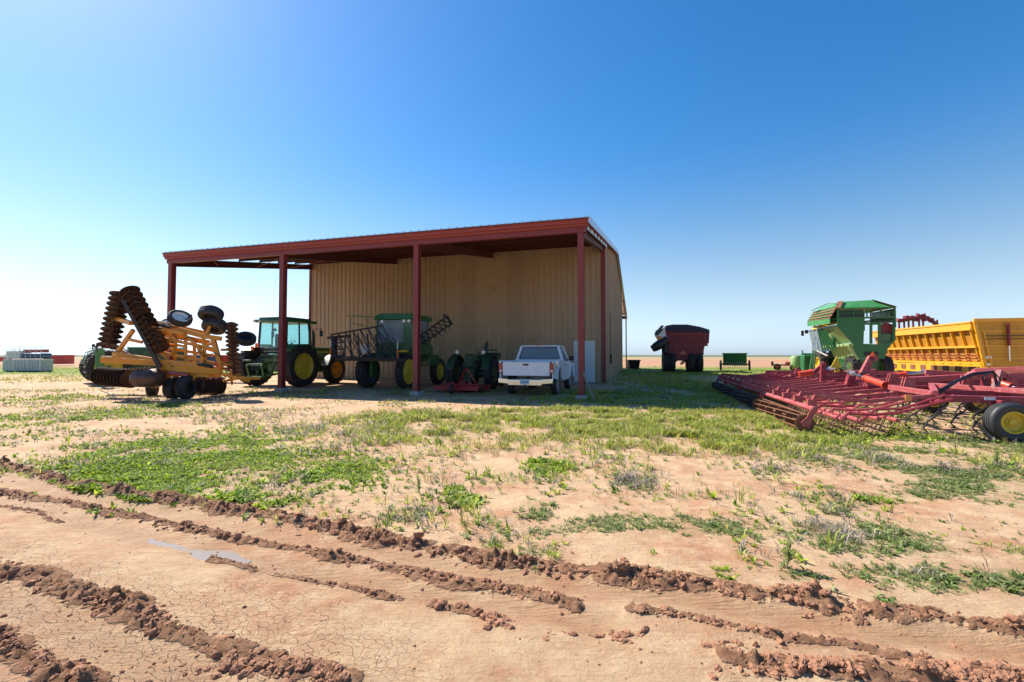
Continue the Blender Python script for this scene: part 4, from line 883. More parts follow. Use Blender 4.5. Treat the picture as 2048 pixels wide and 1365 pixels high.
bar([((410, 676, .1), (425, 640, .1)), ((350, 660, .1), (358, 640, .1)), ((443, 700, .6), (462, 700, 2.0)), ((443, 726, .6), (466, 728, 2.0))], .07, .09)
bar([((300, 660, .8), (420, 684, .8)), ((318, 694, 1.4), (428, 712, 1.4)), ((352, 664, .1), (350, 724, .3)), ((330, 658, .8), (332, 716, .8))], .09, .10)
bar([((395, 700, .1), (430, 684, .1)), ((372, 724, .1), (404, 700, .1)), ((345, 668, .1), (330, 700, .1)), ((240, 700, .6), (262, 712, .6))], .07, .08)
bar([((325, 748, .4), (440, 752, .4)), ((322, 756, .2), (420, 760, .5))], .10, .12)
k = MB(); k.tube([h(336, 746, -.2), h(376, 750, -.2)], .06, 10); k.build('hydraulic_cylinder', M['pinkb'], hr)
k = MB(); k.tube([h(396, 728, -.2), h(426, 734, -.2)], .06, 10); k.build('hydraulic_cylinder', M['steel'], hr)
k = MB(); k.tube([h(300, 645, -.1), h(340, 655, -.1)], .045, 10); k.build('hydraulic_cylinder', M['steel'], hr)
for px_, py_, v_, R_, ax in ((347, 774, .1, .37, (1, -.25, 0)), (373, 776, -.1, .40, (1, -.25, 0)), (428, 774, 1.2, .36, (1, .2, 0)), (305, 771, 1.6, .36, (1, .2, 0))):
    cc = h(px_, py_, v_); cc = (cc[0], cc[1], R_); wheel(hr, cc, ax, R_, .32, .19, M['steel'], M['rubber'], dish=-1)
wheel(hr, h(360, 637, .1), (.42, -.55, .72), .36, .22, .24, M['whitep'], M['rubber'])
wheel(hr, h(422, 629, .1), (.12, .5, .86), .38, .36, .2, M['steel'], M['rubberc'], dish=-1)
wheel(hr, h(429, 652, .3), (.12, .5, .86), .38, .36, .2, M['steel'], M['rubberc'], dish=-1)
wheel(hr, h(342, 649, 1.5), (.3, -.4, .86), .30, .20, .2, M['whitep'], M['rubber'])
wheel(hr, h(492, 678, 2.2), (.2, -.6, .77), .36, .26, .2, M['black'], M['rubber'])
bar([((468, 690, 2.2), (492, 680, 2.2)), ((492, 680, 2.2), (508, 686, 2.2))], .06, .08, 'steel', 'wheel_arm')
k = MB(); k.tube([h(372, 640, .1), h(380, 634, .1), h(384, 630, .1)], .03, 6); k.build('lever', M['steel'], hr)
# scraper drum and the big outer disc seen from its hollow side
k = MB(); a, b = Vector(h(268, 757, -.2)), Vector(h(318, 757, -.5)); ax = (b-a).normalized(); k.lathe(a, ax, [(0, 0), (.22, .03), (.29, .12), (.30, .4), (.30, (b-a).length-.3), (.33, (b-a).length-.1), (.24, (b-a).length+.06), (0, (b-a).length+.12)], 28); k.build('scraper_drum', M['disc'], hr)
k = MB()
for i in range(5): k.beam(h(276+i*7, 738, -.4), h(277+i*7, 746, -.4), .04, .05)
k.beam(h(272, 742, -.3), h(306, 742, -.3), .05, .06); k.build('spring_row', M['steel'], hr)
k = MB(); k.box(h(437, 738, -.1), (.16, .03, .26)); k.build('reflector', M['orange'], hr, label='red orange reflector at the right end of the frame')
for a in ((300, 640), (345, 668), (395, 700), (330, 720)): k = MB(); k.tube([h(a[0], a[1], -.1), h(a[0]+14, a[1]+14, -.15), h(a[0]+34, a[1]+6, -.1), h(a[0]+50, a[1]+16, -.1)], .016, 6); k.build('hydraulic_hose', M['hose'], hr)
k = MB(); k.beam(h(418, 742, .4), h(500, 762, .9), .12, .12); k.beam(h(470, 757, .4), h(520, 757, .9), .10, .10); k.beam(h(446, 763, .2), h(472, 758, .6), .08, .08); k.tube([h(462, 740, .8), h(464, 770, .8)], .04, 8); k.build('drawbar', M['hyellow'], hr, bevel=.01)

# ------------------------------------------------------------------ open tractor with dual wheels behind the harrow
LT = Frame(-21.3, 23.6, .75)
lt = root('dual_wheel_tractor', 'green tractor with dual rear tyres standing behind the yellow disc harrow', 'tractor', LT)
for s, xx in ((-1, .95), (-1, 1.62), (1, .95), (1, 1.62)): wheel(lt, (s*xx, 0, .86), (s, 0, 0), .86, .46, .52, M['jyellow'], M['rubber'], ag=20)
for s in (-1, 1):
    wheel(lt, (s*.8, 2.6, .52), (s, 0, 0), .52, .28, .28, M['jyellow'], M['rubber'], ag=18)
    f = MB(); pr = [(-.85, 1.1), (-.7, 1.65), (-.2, 1.9), (.4, 1.88), (.7, 1.6)]; f.side(pr+[(y, z-.05) for y, z in pr[::-1]], s*.66-.2, .4); f.build('fender', M['green'], lt, bevel=.01)
b = MB(); b.b2((-.32, -.6, .6), (.32, 3.4, 1.15)); b.tube([(-1.8, 0, .86), (1.8, 0, .86)], .11, 12); b.build('chassis', M['green'], lt, bevel=.03)
b = MB(); b.prism([(-.36, .9, 1.15), (.36, .9, 1.15), (.36, .9, 1.85), (.2, .9, 1.98), (-.2, .9, 1.98), (-.36, .9, 1.85)], (0, 2.6, -.06)); b.build('hood', M['green'], lt, bevel=.05)
b = MB(); b.box((0, -.1, 1.45), (.5, .45, .12)); b.box((0, -.35, 1.72), (.5, .1, .5)); b.build('seat', M['black'], lt, bevel=.03)
b = MB(); b.tube([(0, .9, 1.7), (0, .6, 1.95)], .03, 6); b.lathe((0, .6, 1.95), (0, -.5, .8), [(.18, -.012), (.2, 0), (.18, .012), (.165, 0), (.18, -.012)], 18); b.build('steering_wheel', M['black'], lt)
_r = ray(200, 720); p_ = LT.I @ Vector((_r.x/_r.y*20.8, 20.8, 0)); b = MB(); b.box((p_.x, p_.y, 1.15), (.06, .5, 1.25), Matrix.Rotation(.9, 3, 'Z')); b.box((p_.x+.2, p_.y+.3, .62), (.5, .5, .08)); b.beam((p_.x, p_.y, .6), (-.2, -.2, .75), .1, .12); b.build('tool_box', M['greenb'], lt, bevel=.01, label='bright green upright panel at the back of the tractor')
b = MB()
for x in (184, 192): c = LT.at(x, 691, -.9); b.lathe(c, (0, -1, 0), [(0, 0), (.07, 0), (.08, -.08), (0, -.1)], 12); b.tube([c, (c.x, c.y+.05, c.z-.3)], .018, 6)
b.tube([tuple(Vector(LT.at(180, 697, -.85))), tuple(Vector(LT.at(205, 698, -.85)))], .02, 6); b.build('lamp_bracket', M['steel'], lt)
# ------------------------------------------------------------------ red seed drill behind the harrow
SD = Frame(-16.3, 25.0, YAW); sd_ = root('seed_drill', 'dark red seed drill with a blue grey hopper glimpsed behind the yellow disc harrow', 'seed drill', SD)
b = MB(); b.prism([(-1.7, -.3, .9), (-1.7, .3, .9), (-1.7, .45, 1.5), (-1.7, -.45, 1.5)], (3.6, 0, 0)); b.build('hopper', M['red'], sd_, bevel=.02)
b = MB(); b.prism([(-.9, -.52, 1.1), (-.9, -.46, 1.1), (-.9, -.46, 1.45), (-.9, -.52, 1.45)], (1.5, 0, 0)); b.build('lid', M['blue'], sd_)
b = MB(); b.beam((-1.9, 0, .75), (2.1, 0, .75), .12, .12); b.beam((0, 0, .6), (0, -1.3, .5), .1, .1)
for i in range(12): b.beam((-1.6+i*.3, 0, .75), (-1.6+i*.3, .35, .2), .03, .05)
b.build('frame', M['dred'], sd_)
for s in (-1, 1): wheel(sd_, (s*1.95, .1, .42), (s, 0, 0), .42, .2, .24, M['whitep'], M['rubber'])

# ------------------------------------------------------------------ stacked bins and tanks far left
def bin_thing(x, y, wx, hz_, z, label, m, group, kind='slat'):
    rt = root('slatted_bin' if kind == 'slat' else 'plastic_tank', label, 'bin' if kind == 'slat' else 'tank', loc=(x, y, z), rz=0, group=group)
    dpt = 1.1
    b = MB()
    if kind == 'slat':
        b.b2((-wx/2, -dpt/2, .12), (wx/2, dpt/2, hz_-.02)); b.build('panel', M[m], rt)
        s_ = MB(); n = max(3, int(wx/.12))
        for i in range(n+1): s_.b2((-wx/2+i*wx/n-.03, -dpt/2-.07, .12), (-wx/2+i*wx/n+.03, -dpt/2, hz_))
        s_.b2((-wx/2-.03, -dpt/2-.04, hz_-.08), (wx/2+.03, dpt/2+.04, hz_)); s_.build('slats', M['frame_w'], rt)
        f = MB()
        for i in (-1, 0, 1): f.b2((i*wx*.42-.06, -dpt/2, 0), (i*wx*.42+.06, dpt/2, .12))
        f.build('skid', M['wood'], rt)
    else:
        b.b2((-wx/2+.04, -dpt/2+.05, .06), (wx/2-.04, dpt/2-.05, hz_-.05)); b.build('tank', M[m], rt, bevel=.08)
        s_ = MB()
        for i in range(5): s_.tube([(-wx/2+i*wx/4, -dpt/2, 0), (-wx/2+i*wx/4, -dpt/2, hz_)], .015, 5)
        for k_ in (0.02, .5, .98): s_.tube([(-wx/2, -dpt/2, hz_*k_), (wx/2, -dpt/2, hz_*k_)], .015, 5); s_.tube([(wx/2, -dpt/2, hz_*k_), (wx/2, dpt/2, hz_*k_)], .015, 5)
        s_.build('cage', M['frame_w'], rt)
    return rt
yb = 40.0; X0 = (22-1024)/FPX*yb; X1 = (95-1024)/FPX*yb; W_ = X1-X0
bin_thing(X0+W_*.14, yb, W_*.26, 1.1, 0, 'pale blue and white ribbed bin, bottom left of the far stack', 'doorw', 'bins stacked at the far left')
bin_thing(X0+W_*.47, yb, W_*.36, 1.1, 0, 'light grey ribbed bin, bottom middle of the far stack', 'greyp', 'bins stacked at the far left')
bin_thing(X0+W_*.83, yb, W_*.33, 1.1, 0, 'light grey ribbed bin, bottom right of the far stack', 'greyp', 'bins stacked at the far left')
bin_thing(X0+W_*.22, yb, W_*.42, .80, 1.12, 'caged white tank on the left top of the far stack', 'whitep', 'tanks on the far left stack', 'tank')
bin_thing(X0+W_*.72, yb, W_*.55, .56, 1.12, 'dark blue caged tank on the right top of the far stack', 'blue', 'tanks on the far left stack', 'tank')
rk = root('steel_rack', 'light grey open steel rack on top of the far left stack', 'rack', loc=(X0+W_/2, yb, 1.70))
b = MB()
for i in range(6): b.tube([(-W_*.24+i*W_*.145, -.5, 0), (-W_*.24+i*W_*.145, -.5, .52)], .02, 5)
for z in (.26, .52): b.tube([(-W_*.48, -.5, z), (W_*.49, -.5, z)], .02, 5)
b.tube([(W_*.49, -.5, .52), (W_*.49, .5, .52)], .02, 5); b.build('rails', M['frame_w'], rk); b = MB(); b.b2((-W_*.1, -.2, .02), (W_*.46, .3, .3)); b.build('load', M['pinkb'], rk, bevel=.04)
b = MB(); b.b2((-1.5, -.8, .25), (1.2, .8, 1.45)); b.b2((-1.6, -.85, 1.4), (1.3, .85, 1.5))
for i in range(7): b.b2((-1.45+i*.42, -.84, .25), (-1.37+i*.42, -.8, 1.4))
x, y = G(120, 732); rb = root('steel_container', 'red ribbed steel box standing in the far left field', 'container', loc=(x, y, 0)); b.build('box', M['redb'], rb, bevel=.01)
b = MB(); b.b2((-3.2, -.5, .1), (-1.6, .5, .7)); b.beam((-3.2, 0, .6), (-1.5, 0, 1.0), .2, .1); b.build('loading_ramp', M['red'], rb)
for s in (-1, 1): wheel(rb, (-1.0+s*.4, -.9, .3), (0, -1, 0), .3, .18, .14, M['whitep'], M['rubber'])
x, y = G(-8, 731); rb = root('flat_trailer', 'long low red trailer at the far left edge', 'trailer', loc=(x, y, 0))
b = MB(); b.b2((-3.5, -1, .55), (3.4, 1, .75)); b.b2((-3.5, -1, .75), (3.4, -.94, 1.2)); b.beam((3.4, 0, .6), (4.6, 0, .45), .12, .12); b.build('bed', M['redb'], rb)
for s in (-.6, .6): wheel(rb, (s, -.9, .38), (0, -1, 0), .38, .22, .18, M['greyp'], M['rubber'])

# ------------------------------------------------------------------ dark red grain cart
x, y = G(1366, 745); GC = Frame(x, y, YAW-.02)
gc = root('grain_cart', 'dark red grain cart with a navy tarp and folded auger beyond the shed', 'grain cart', GC)
g_ = lambda px_, py_, v=0: GC.at(px_, py_, v)
q = lambda px_, py_: (g_(px_, py_).x, g_(px_, py_).z)
outl = [q(1333, 676), q(1331, 657), q(1419, 665), q(1418, 686), q(1409, 694), q(1406, 712), q(1396, 722), q(1350, 722), q(1338, 712), q(1337, 690)]
LG = 5.5
b = MB(); b.front(outl, 0, LG); tub = b.build('tub', M['dred'], gc, bevel=.02)
b = MB()
for za, zb in ((668, 671), (690, 693)): A, B = g_(1338, za), g_(1416, za+1); b.b2((A.x, -.06, g_(1338, zb).z), (B.x, 0, A.z))
for px_ in (1345, 1407): A = g_(px_, 690); B = g_(1360 if px_ < 1370 else 1392, 718); b.beam((A.x, -.05, A.z), (B.x, -.05, B.z), .1, .1)
b.build('rib', M['pink'], tub)
tp = [q(1331, 660), q(1331, 652), q(1345, 649.5), q(1375, 649.5), q(1400, 654), q(1419, 660), q(1419, 667), q(1400, 664.5), q(1345, 664)]
b = MB(); b.front(tp, -.07, LG+.15); b.build('tarp', M['tarp'], gc, bevel=.02)
# side hopper, chute and folded auger on the left
b = MB(); A = [g_(1326, 655, -.1), g_(1334, 677, -.1), g_(1317, 683, -.3), g_(1309, 670, -.3), g_(1312, 661, -.3)]
b.prism([tuple(a) for a in A], (0, .5, 0)); au = b.build('auger_spout', M['whitep'], gc, bevel=.02, label='white and black open spout of the folded auger')
b = MB(); A = [g_(1316, 672, -.33), g_(1330, 676, -.33), g_(1333, 680, -.33), g_(1318, 683, -.33), g_(1312, 676, -.33)]; b.prism([tuple(a) for a in A], (0, .04, 0)); b.build('decal', M['orangep'], au)
b = MB(); b.beam(g_(1311, 668, -.25), g_(1325, 652, -.1), .5, .12); b.beam(g_(1313, 671, -.3), g_(1324, 660, -.15), .3, .1); b.build('spout_hood', M['black'], au)
b = MB(); b.tube([g_(1304, 699, -.3), g_(1312, 694, -.3), g_(1326, 685, -.1), g_(1334, 679, 0)], [.28, .38, .42, .36], 16); b.tube([g_(1329, 683, 0), g_(1331, 706, 0)], .30, 16); b.build('auger', M['black'], gc)
b = MB(); A, B = g_(1336, 707), g_(1408, 707); b.b2((A.x, .1, A.z-.12), (B.x, .4, A.z+.06)); b.b2((A.x, 3.4, A.z-.12), (B.x, 3.8, A.z+.06)); b.beam((g_(1360, 700).x, .3, g_(1360, 712).z), (g_(1360, 700).x, 7.5, .6), .2, .2); b.beam((g_(1380, 700).x, .3, g_(1380, 712).z), (g_(1380, 700).x, 7.5, .6), .2, .2)
for px_ in (1341, 1352, 1384, 1401): b.beam((g_(px_, 700).x, .2, A.z), (g_(px_, 700).x, .2, g_(px_, 690).z), .12, .12)
b.build('frame', M['dred'], gc)
x0, x1 = g_(1324, 740).x, g_(1409, 740).x; xs_ = [g_(1324+9, 740).x, g_(1345, 740).x, g_(1384, 740).x, g_(1400, 740).x]
for i, xx in enumerate(xs_):
    for yy_ in (.3, 2.2): wheel(gc, (xx, yy_, .85), (1 if i > 1 else -1, 0, 0), .85, .48, .40, M['greyp'], M['rubber'], ag=18)
b = MB(); b.front([(g_(1359, 706).x, g_(1359, 709).z), (g_(1373, 706).x, g_(1373, 709).z), (g_(1366, 700).x, g_(1366, 700.5).z)], -.02, .03); b.build('slow_sign', M['tail'], gc)

# ------------------------------------------------------------------ burn barrel box, green drill, carts beyond
x, y = G(1266, 738.5); rb = root('open_crate', 'black open metal box on the grass past the shed corner', 'box', loc=(x, y, 0))
b = MB(); b.prism([(-.5, -.5, .05), (.5, -.5, .05), (.62, -.6, .95), (-.62, -.6, .95)], (0, 1.1, 0)); b.b2((-.66, -.64, .88), (.66, .56, .98)); b.build('bin', M['black'], rb)
b = MB(); b.b2((-.6, -.5, 0), (-.45, .5, .1)); b.b2((.45, -.5, 0), (.6, .5, .1)); b.build('skid', M['rust'], rb)
x, y = G(1470, 742); DR = Frame(x, y, .5); rb = root('grain_drill', 'small green grain drill on two wheels in the field beyond the grain cart', 'grain drill', DR)
b = MB(); b.prism([(-1.0, -.25, .85), (-1.0, .25, .85), (-1.0, .42, 1.62), (-1.0, -.42, 1.62)], (2.0, 0, 0)); b.b2((-1.08, -.46, 1.6), (1.08, .46, 1.68)); b.build('hopper', M['greeng'], rb, bevel=.02)
b = MB(); b.beam((-1.2, 0, .62), (1.2, 0, .62), .12, .14); b.b2((-1.0, -.3, .5), (1.0, -.24, .85))
for i in range(11): b.beam((-.95+i*.19, -.1, .7), (-.95+i*.19, -.35, .14), .025, .04)
b.beam((0, 0, .6), (0, 1.9, .45), .1, .1); b.build('frame', M['green'], rb)
for s in (-1, 1): wheel(rb, (s*1.22, 0, .5), (s, 0, 0), .5, .17, .26, M['whitep'], M['rubber'])
x, y = G(1573, 741); FC = Frame(x, y, .5); rb = root('flatbed_cart', 'low rusty orange cart with a white box in the far right field', 'cart', FC)
b = MB(); b.b2((-1.3, -.6, .45), (1.3, .6, .58)); b.b2((-1.3, -.6, .58), (-1.1, .6, .85)); b.beam((1.3, 0, .5), (2.1, 0, .4), .1); b.build('bed', M['rust'], rb)
b = MB(); b.b2((-.1, -.4, .59), (.6, .4, .82)); b.build('box', M['redb'], rb, bevel=.02)
for s in (-1, 1): wheel(rb, (s*.8, -.6, .32), (0, -1, 0), .32, .18, .14, M['redb'], M['rubber'])
x, y = G(1606, 742); PB = Frame(x, y, .5); rb = root('planter_unit', 'pale green and dark green planter tank left of the cotton harvester', 'planter', PB)
b = MB(); b.lathe((-.55, 0, .3), (0, 0, 1), [(0, 0), (.42, 0), (.46, .1), (.46, .95), (.35, 1.1), (0, 1.15)], 20); b.build('tank', M['lime'], rb)
b = MB(); b.b2((-.1, -.5, .3), (1.2, .5, 1.65)); b.b2((-1.1, -.1, .15), (1.3, .1, .3)); b.tube([(-.05, -.5, .3), (-.05, -.5, 1.95)], .06, 8); b.build('hopper', M['greeng'], rb, bevel=.03)
for s in (-.8, .8): wheel(rb, (s, -.3, .28), (0, -1, 0), .28, .14, .12, M['jyellow'], M['rubber'])

# ------------------------------------------------------------------ green cotton stripper, rear and left side in view
d = ray(1730, 700); CPy = 27.0; CPx = d.x/d.y*CPy; CP = Frame(CPx, CPy, YAW)
cp = root('cotton_harvester', 'tall sunfaded green cotton harvester with basket and ladder behind the pink cultivator', 'harvester', CP)
c_ = lambda px_, py_, v=0: tuple(CP.at(px_, py_, v))
BL_ = 3.9
LX = CP.at(1676, 650, 0).x; RX = CP.at(1790, 650, 0).x; z_ = lambda px_, py_, v=0: CP.at(px_, py_, v).z
zt0 = z_(1676, 617); zt1 = z_(1789, 615); zr = z_(1684, 604, .0)
# basket: four walls of mesh and sheet
b = MB(); fr_ = .09
zb_ = z_(1679, 637)
for x in (LX, RX):
    for y in (0, BL_): b.beam((x, y, zb_-.6), (x, y, zt0), fr_, fr_)
for y in (0, BL_):
    for k_ in (.28, .52, .76): xx = LX+(RX-LX)*k_; b.beam((xx, y, zb_), (xx, y, zt0), .06, .06)
    b.beam((LX, y, zt0), (RX, y, zt0), .1, .1); b.beam((LX, y, zb_), (RX, y, zb_), .1, .1); b.beam((LX, y, (zb_+zt0)/2), (RX, y, (zb_+zt0)/2), .04, .04)
for x in (LX, RX):
    for z in (zb_, zt0): b.beam((x, 0, z), (x, BL_, z), .1, .1)
for k_ in range(1, 5): b.beam((LX, BL_*k_/5, zb_), (LX, BL_*k_/5, zt0), .05, .05)
b.build('basket_frame', M['greeng'], cp)
b = MB(); b.b2((LX+.03, .02, zb_), (LX+(RX-LX)*.46, .05, zt0-.12)); b.b2((LX+.03, .3, zb_-.2), (LX+.06, BL_-.1, zt0-.05)); b.b2((LX+.1, BL_-.06, zb_), (LX+(RX-LX)*.45, BL_-.02, zt0)); b.build('basket_screen', mat('dark_screen', (.02, .05, .03), .7), cp)
rf = MB(); e_ = .75; zz = zr+.05
rf.add([(LX-.05, -.1, zt0), (RX+.05, -.1, zt1+.02), (RX+.05, BL_+.1, zt0), (LX-.05, BL_+.1, zt0), (LX+.35, .45, zz), (RX-.9, .45, zz+.05), (RX-.9, BL_-.3, zz), (LX+.35, BL_-.3, zz)], [(0,1,5,4),(1,2,6,5),(2,3,7,6),(3,0,4,7),(4,5,6,7),(0,1,2,3)])
rfo = rf.build('basket_roof', M['greenb'], cp, sm=0)
for a, b_ in (((LX-.05, -.12, zt0), (LX+.32, .42, zz+.02)), ((RX+.05, -.12, zt0), (RX-.9, .42, zz+.06))): k = MB(); k.beam(a, b_, .3, .03); k.build('rust_patch', M['rust'], rfo)
# side roof flap on the left, in two tones
sdp = MB(); sdp.quadth([(LX-.02, -.05, zt0+.1), (LX-.02, BL_, zt0+.1), (LX-.42, BL_-.1, zt0-.50), (LX-.36, .1, zt0-.60)], .03); sdp.build('side_flap', M['rust'], cp, sm=0)
sc_ = MB(); sc_.b2((RX-.05, .1, zb_-.3), (RX-.02, BL_*.75, zt0-.1)); sc_.build('basket_screen', M['green'], cp)
sc_ = MB(); sc_.b2((LX+(RX-LX)*.45, BL_-.05, zb_), (RX-.4, BL_-.02, (zb_+zt0)/2)); sc_.build('basket_screen', M['green'], cp)
sdp = MB(); sdp.quadth([(LX-.38, .08, zt0-.61), (LX-.44, BL_-.1, zt0-.51), (LX-.42, BL_-.1, zb_-.25), (LX-.36, .1, zb_-.30)], .03); sdp.build('side_screen', M['greenb'], cp, sm=0)
k = MB()
for j in range(4): k.tube([(LX-.06-.11*j, -.02+.04*j, zt0+.10-.18*j), (LX-.08-.11*j, BL_, zt0+.13-.18*j)], .03, 6)
k.tube([(LX, .2, zt0+.3), (LX-.1, 1.2, zt0+.42), (LX-.3, 3.4, zt0+.2)], .03, 6); k.build('guard_rails', M['greenb'], cp)
# body panels
P_ = lambda l, v: [c_(x, y, v) for x, y in l]
def cplate(l, v, th, name, m, label=None, sm=0): k = MB(); k.prism(P_(l, v), (0, th, 0)); return k.build(name, M[m], cp, sm=sm, label=label)
cplate([(1679, 637), (1729, 637), (1727, 688), (1703, 686), (1673, 652)], .0, .06, 'rear_panel', 'greeng')
cplate([(1703, 686), (1727, 688), (1757, 689), (1775, 686), (1791, 680), (1774, 700), (1770, 718), (1716, 718)], .0, .06, 'rear_panel', 'greeng')
cplate([(1757, 644), (1762, 644), (1762, 689), (1757, 689)], -.01, .1, 'post', 'greeng'); cplate([(1740, 650), (1745, 650), (1745, 688), (1740, 688)], -.01, .08, 'post', 'greeng')
cplate([(1727, 645), (1757, 645), (1757, 650), (1727, 650)], .01, .07, 'crossbar', 'greeng')
cplate([(1786, 637), (1791, 635), (1791, 680), (1786, 682)], 0, .08, 'post', 'greeng')
cplate([(1762, 650), (1775, 646), (1786, 650), (1786, 668), (1764, 668)], .25, .3, 'engine_screen', 'dred'); cplate([(1762, 668), (1786, 668), (1786, 684), (1762, 688)], .12, .2, 'engine_panel', 'green')
cplate([(1729, 704), (1757, 704), (1757, 712), (1729, 712)], -.04, .03, 'vent', 'black')
k = MB(); a = c_(1737, 715, -.08); k.prism([c_(1737, 714, -.08), c_(1752, 714, -.08), c_(1745, 703, -.08)], (0, .02, 0)); k.build('slow_sign', M['orange'], cp)
# left side: sloping chute sides going forward
k = MB(); k.quadth([c_(1673, 652, 0), c_(1703, 686, 0), c_(1652, 692, 3.2), c_(1634, 660, 3.6)], .05); k.build('side_panel', M['lime'], cp, sm=0)
k = MB(); k.quadth([c_(1703, 687, 0), c_(1716, 720, 0), c_(1672, 722, 2.4), c_(1660, 697, 2.6)], .05); k.build('side_panel', M['lime'], cp, sm=0)
k = MB(); k.beam(c_(1703, 690, -.02), c_(1650, 694, 2.6), .3, .14); k.beam(c_(1714, 721, 0), c_(1676, 722, 2.2), .08, .12); k.beam(c_(1698, 694, 0), c_(1717, 720, 0), .1, .12); k.build('side_beam', M['lime'], cp)
k = MB(); k.quadth([c_(1623, 655, 3.4), c_(1673, 641, .6), c_(1676, 647, .4), c_(1624, 660, 3.2)], .06); k.build('cab_ledge', M['jyellow'], cp)
k = MB(); k.prism([c_(1634, 658, 2.6), c_(1672, 650, 2.6), c_(1672, 700, 2.6), (CP.at(1645, 705, 2.6))[:]], (0, 1.6, 0)); k.build('cab', M['darkglass'], cp)
k = MB()
for j in range(6): t = j/5; k.tube([c_(1636+3*j, 662, 2.5-.35*j), c_(1646+5*j, 700, 2.4-.4*j)], .045, 6)
k.tube([c_(1660, 660, 1.5), c_(1668, 675, 1.4), c_(1668, 695, 1.3)], .1, 8); k.build('suction_pipes', M['greeng'], cp)
k = MB()
a, b_ = [Vector(c_(x, y, 2.6)) for x, y in ((1619, 744), (1626, 701))]; a2, b2_ = [Vector(c_(x, y, 2.6)) for x, y in ((1627, 744), (1632, 701))]
k.beam(a, b_, .07, .08); k.beam(a2, b2_, .07, .08)
for j in range(7): k.beam(a.lerp(b_, (j+.5)/7), a2.lerp(b2_, (j+.5)/7), .06, .05)
k.build('ladder', M['greenb'], cp)
k = MB(); k.tube([c_(1624, 701, 2.6), c_(1625, 676, 2.6), c_(1634, 676, 2.7), c_(1633, 701, 2.7)], .022, 6); k.tube([c_(1624, 688, 2.6), c_(1634, 688, 2.6)], .018, 6); k.beam(c_(1632, 701, 2.6), c_(1655, 712, 1.8), .1, .06); k.build('handrail', M['greyp'], cp)
k = MB(); k.tube([c_(1634, 661, 3.4), c_(1612, 664, 3.4)], .02, 6); k.box(c_(1605, 667, 3.4), (.16, .06, .36)); k.box(c_(1613, 664, 3.4), (.2, .06, .24)); k.build('side_mirror', M['black'], cp, bevel=.01)
cc = c_(1768, 737, .5); wheel(cp, (cc[0], cc[1], .72), (1, 0, 0), .72, .5, .34, M['jyellow'], M['rubber'], ag=18)
wheel(cp, (CP.at(1705, 730, .5).x, .5, .72), (-1, 0, 0), .72, .5, .34, M['jyellow'], M['rubber'], ag=18)
for px_ in (1641, 1668): cc = c_(px_, 720, 3.6); wheel(cp, (cc[0], 3.6, .9), (-1, 0, 0), .9, .5, .45, M['jyellow'], M['rubber'], ag=18)
k = MB(); k.b2((CP.at(1700, 720, .3).x, .3, .6), (CP.at(1765, 720, .3).x, 4.5, 1.25)); k.build('chassis', M['green'], cp)
k = MB(); k.box((CP.at(1672, 720, 4).x, 5.2, .9), (3.4, .8, 1.2)); k.build('picking_head', M['greeng'], cp, bevel=.08)

# ------------------------------------------------------------------ yellow module builder at the right edge
d = ray(1945, 700); MY = 24.6; MX = Frame(d.x/d.y*MY, MY, YAW)
mbd = root('module_builder', 'huge yellow ribbed cotton module builder reaching past the right edge', 'module builder', MX)
m_ = lambda px_, py_, v=0: MX.at(px_, py_, v)
zt_ = m_(1945, 643).z; zrail = m_(1945, 659).z; ML = 11.0; MW = 3.0; base = .55; zmid = 1.95; inw = .45
def slx(z): return inw*(zt_-.5-z)/(zt_-.5-base) if z < zt_-.5 else 0   # the walls lean inwards downwards? they flare at the foot
b = MB()
# left wall sheet leaning: foot further out to the right of the top in the photo's near end
b.prism([(.10, .05, zrail), (.16, .05, zrail), (.58, .05, base+.45), (.52, .05, base+.45)], (0, ML, 0)); wlo = b.build('side_sheet', mat('amber_sheet', (.44, .20, .02), .5, var=.2, dirt=(.30, .13, .03), dirt_amt=.3, scale=1.5), mbd, sm=0)
b = MB(); b.b2((-.06, -.02, zrail), (.16, ML, zt_)); b.b2((-.10, -.04, zt_-.10), (.2, ML, zt_)); b.b2((-.09, -.03, zrail-.05), (.14, ML, zrail+.07)); b.build('top_rail', M['myellow'], mbd, bevel=.01)
for i in range(13):
    y = .1+i*.83; k = MB()
    k.prism([(-.04, y, zrail), (.10, y, zrail), (.54, y, base+.3), (.42, y, base+.3)], (0, .07, 0)); k.build('wall_rib', M['myellow'], mbd)
for z, xo in ((zmid, .12), (1.05, .36)): k = MB(); k.b2((xo, -.02, z-.06), (xo+.16, ML, z+.06)); k.build('side_rail', M['myellow'], mbd)
for z, xo in ((1.55, .22), (1.4, .26), (1.22, .30)): k = MB(); k.tube([(xo, 0, z), (xo, ML, z)], .018, 6); k.build('pipe', M['pinkb'], mbd)
for i in range(12):
    y = .35+i*.83; k = MB(); k.prism([(.30, y, 1.5), (.42, y, 1.06), (.42, y+.42, 1.06), (.30, y+.42, 1.5)], (.05, 0, .0)); k.build('gusset', M['myellow'], mbd)
k = MB(); k.b2((.35, -.05, base-.15), (.60, ML, base+.40)); k.build('base_beam', M['myellow'], mbd, bevel=.01)
for i in range(9): k = MB(); y = .4+i*1.15; k.b2((.325, y, base+.0), (.345, y+.55, base+.3)); k.build('slot', M['rust'], mbd)
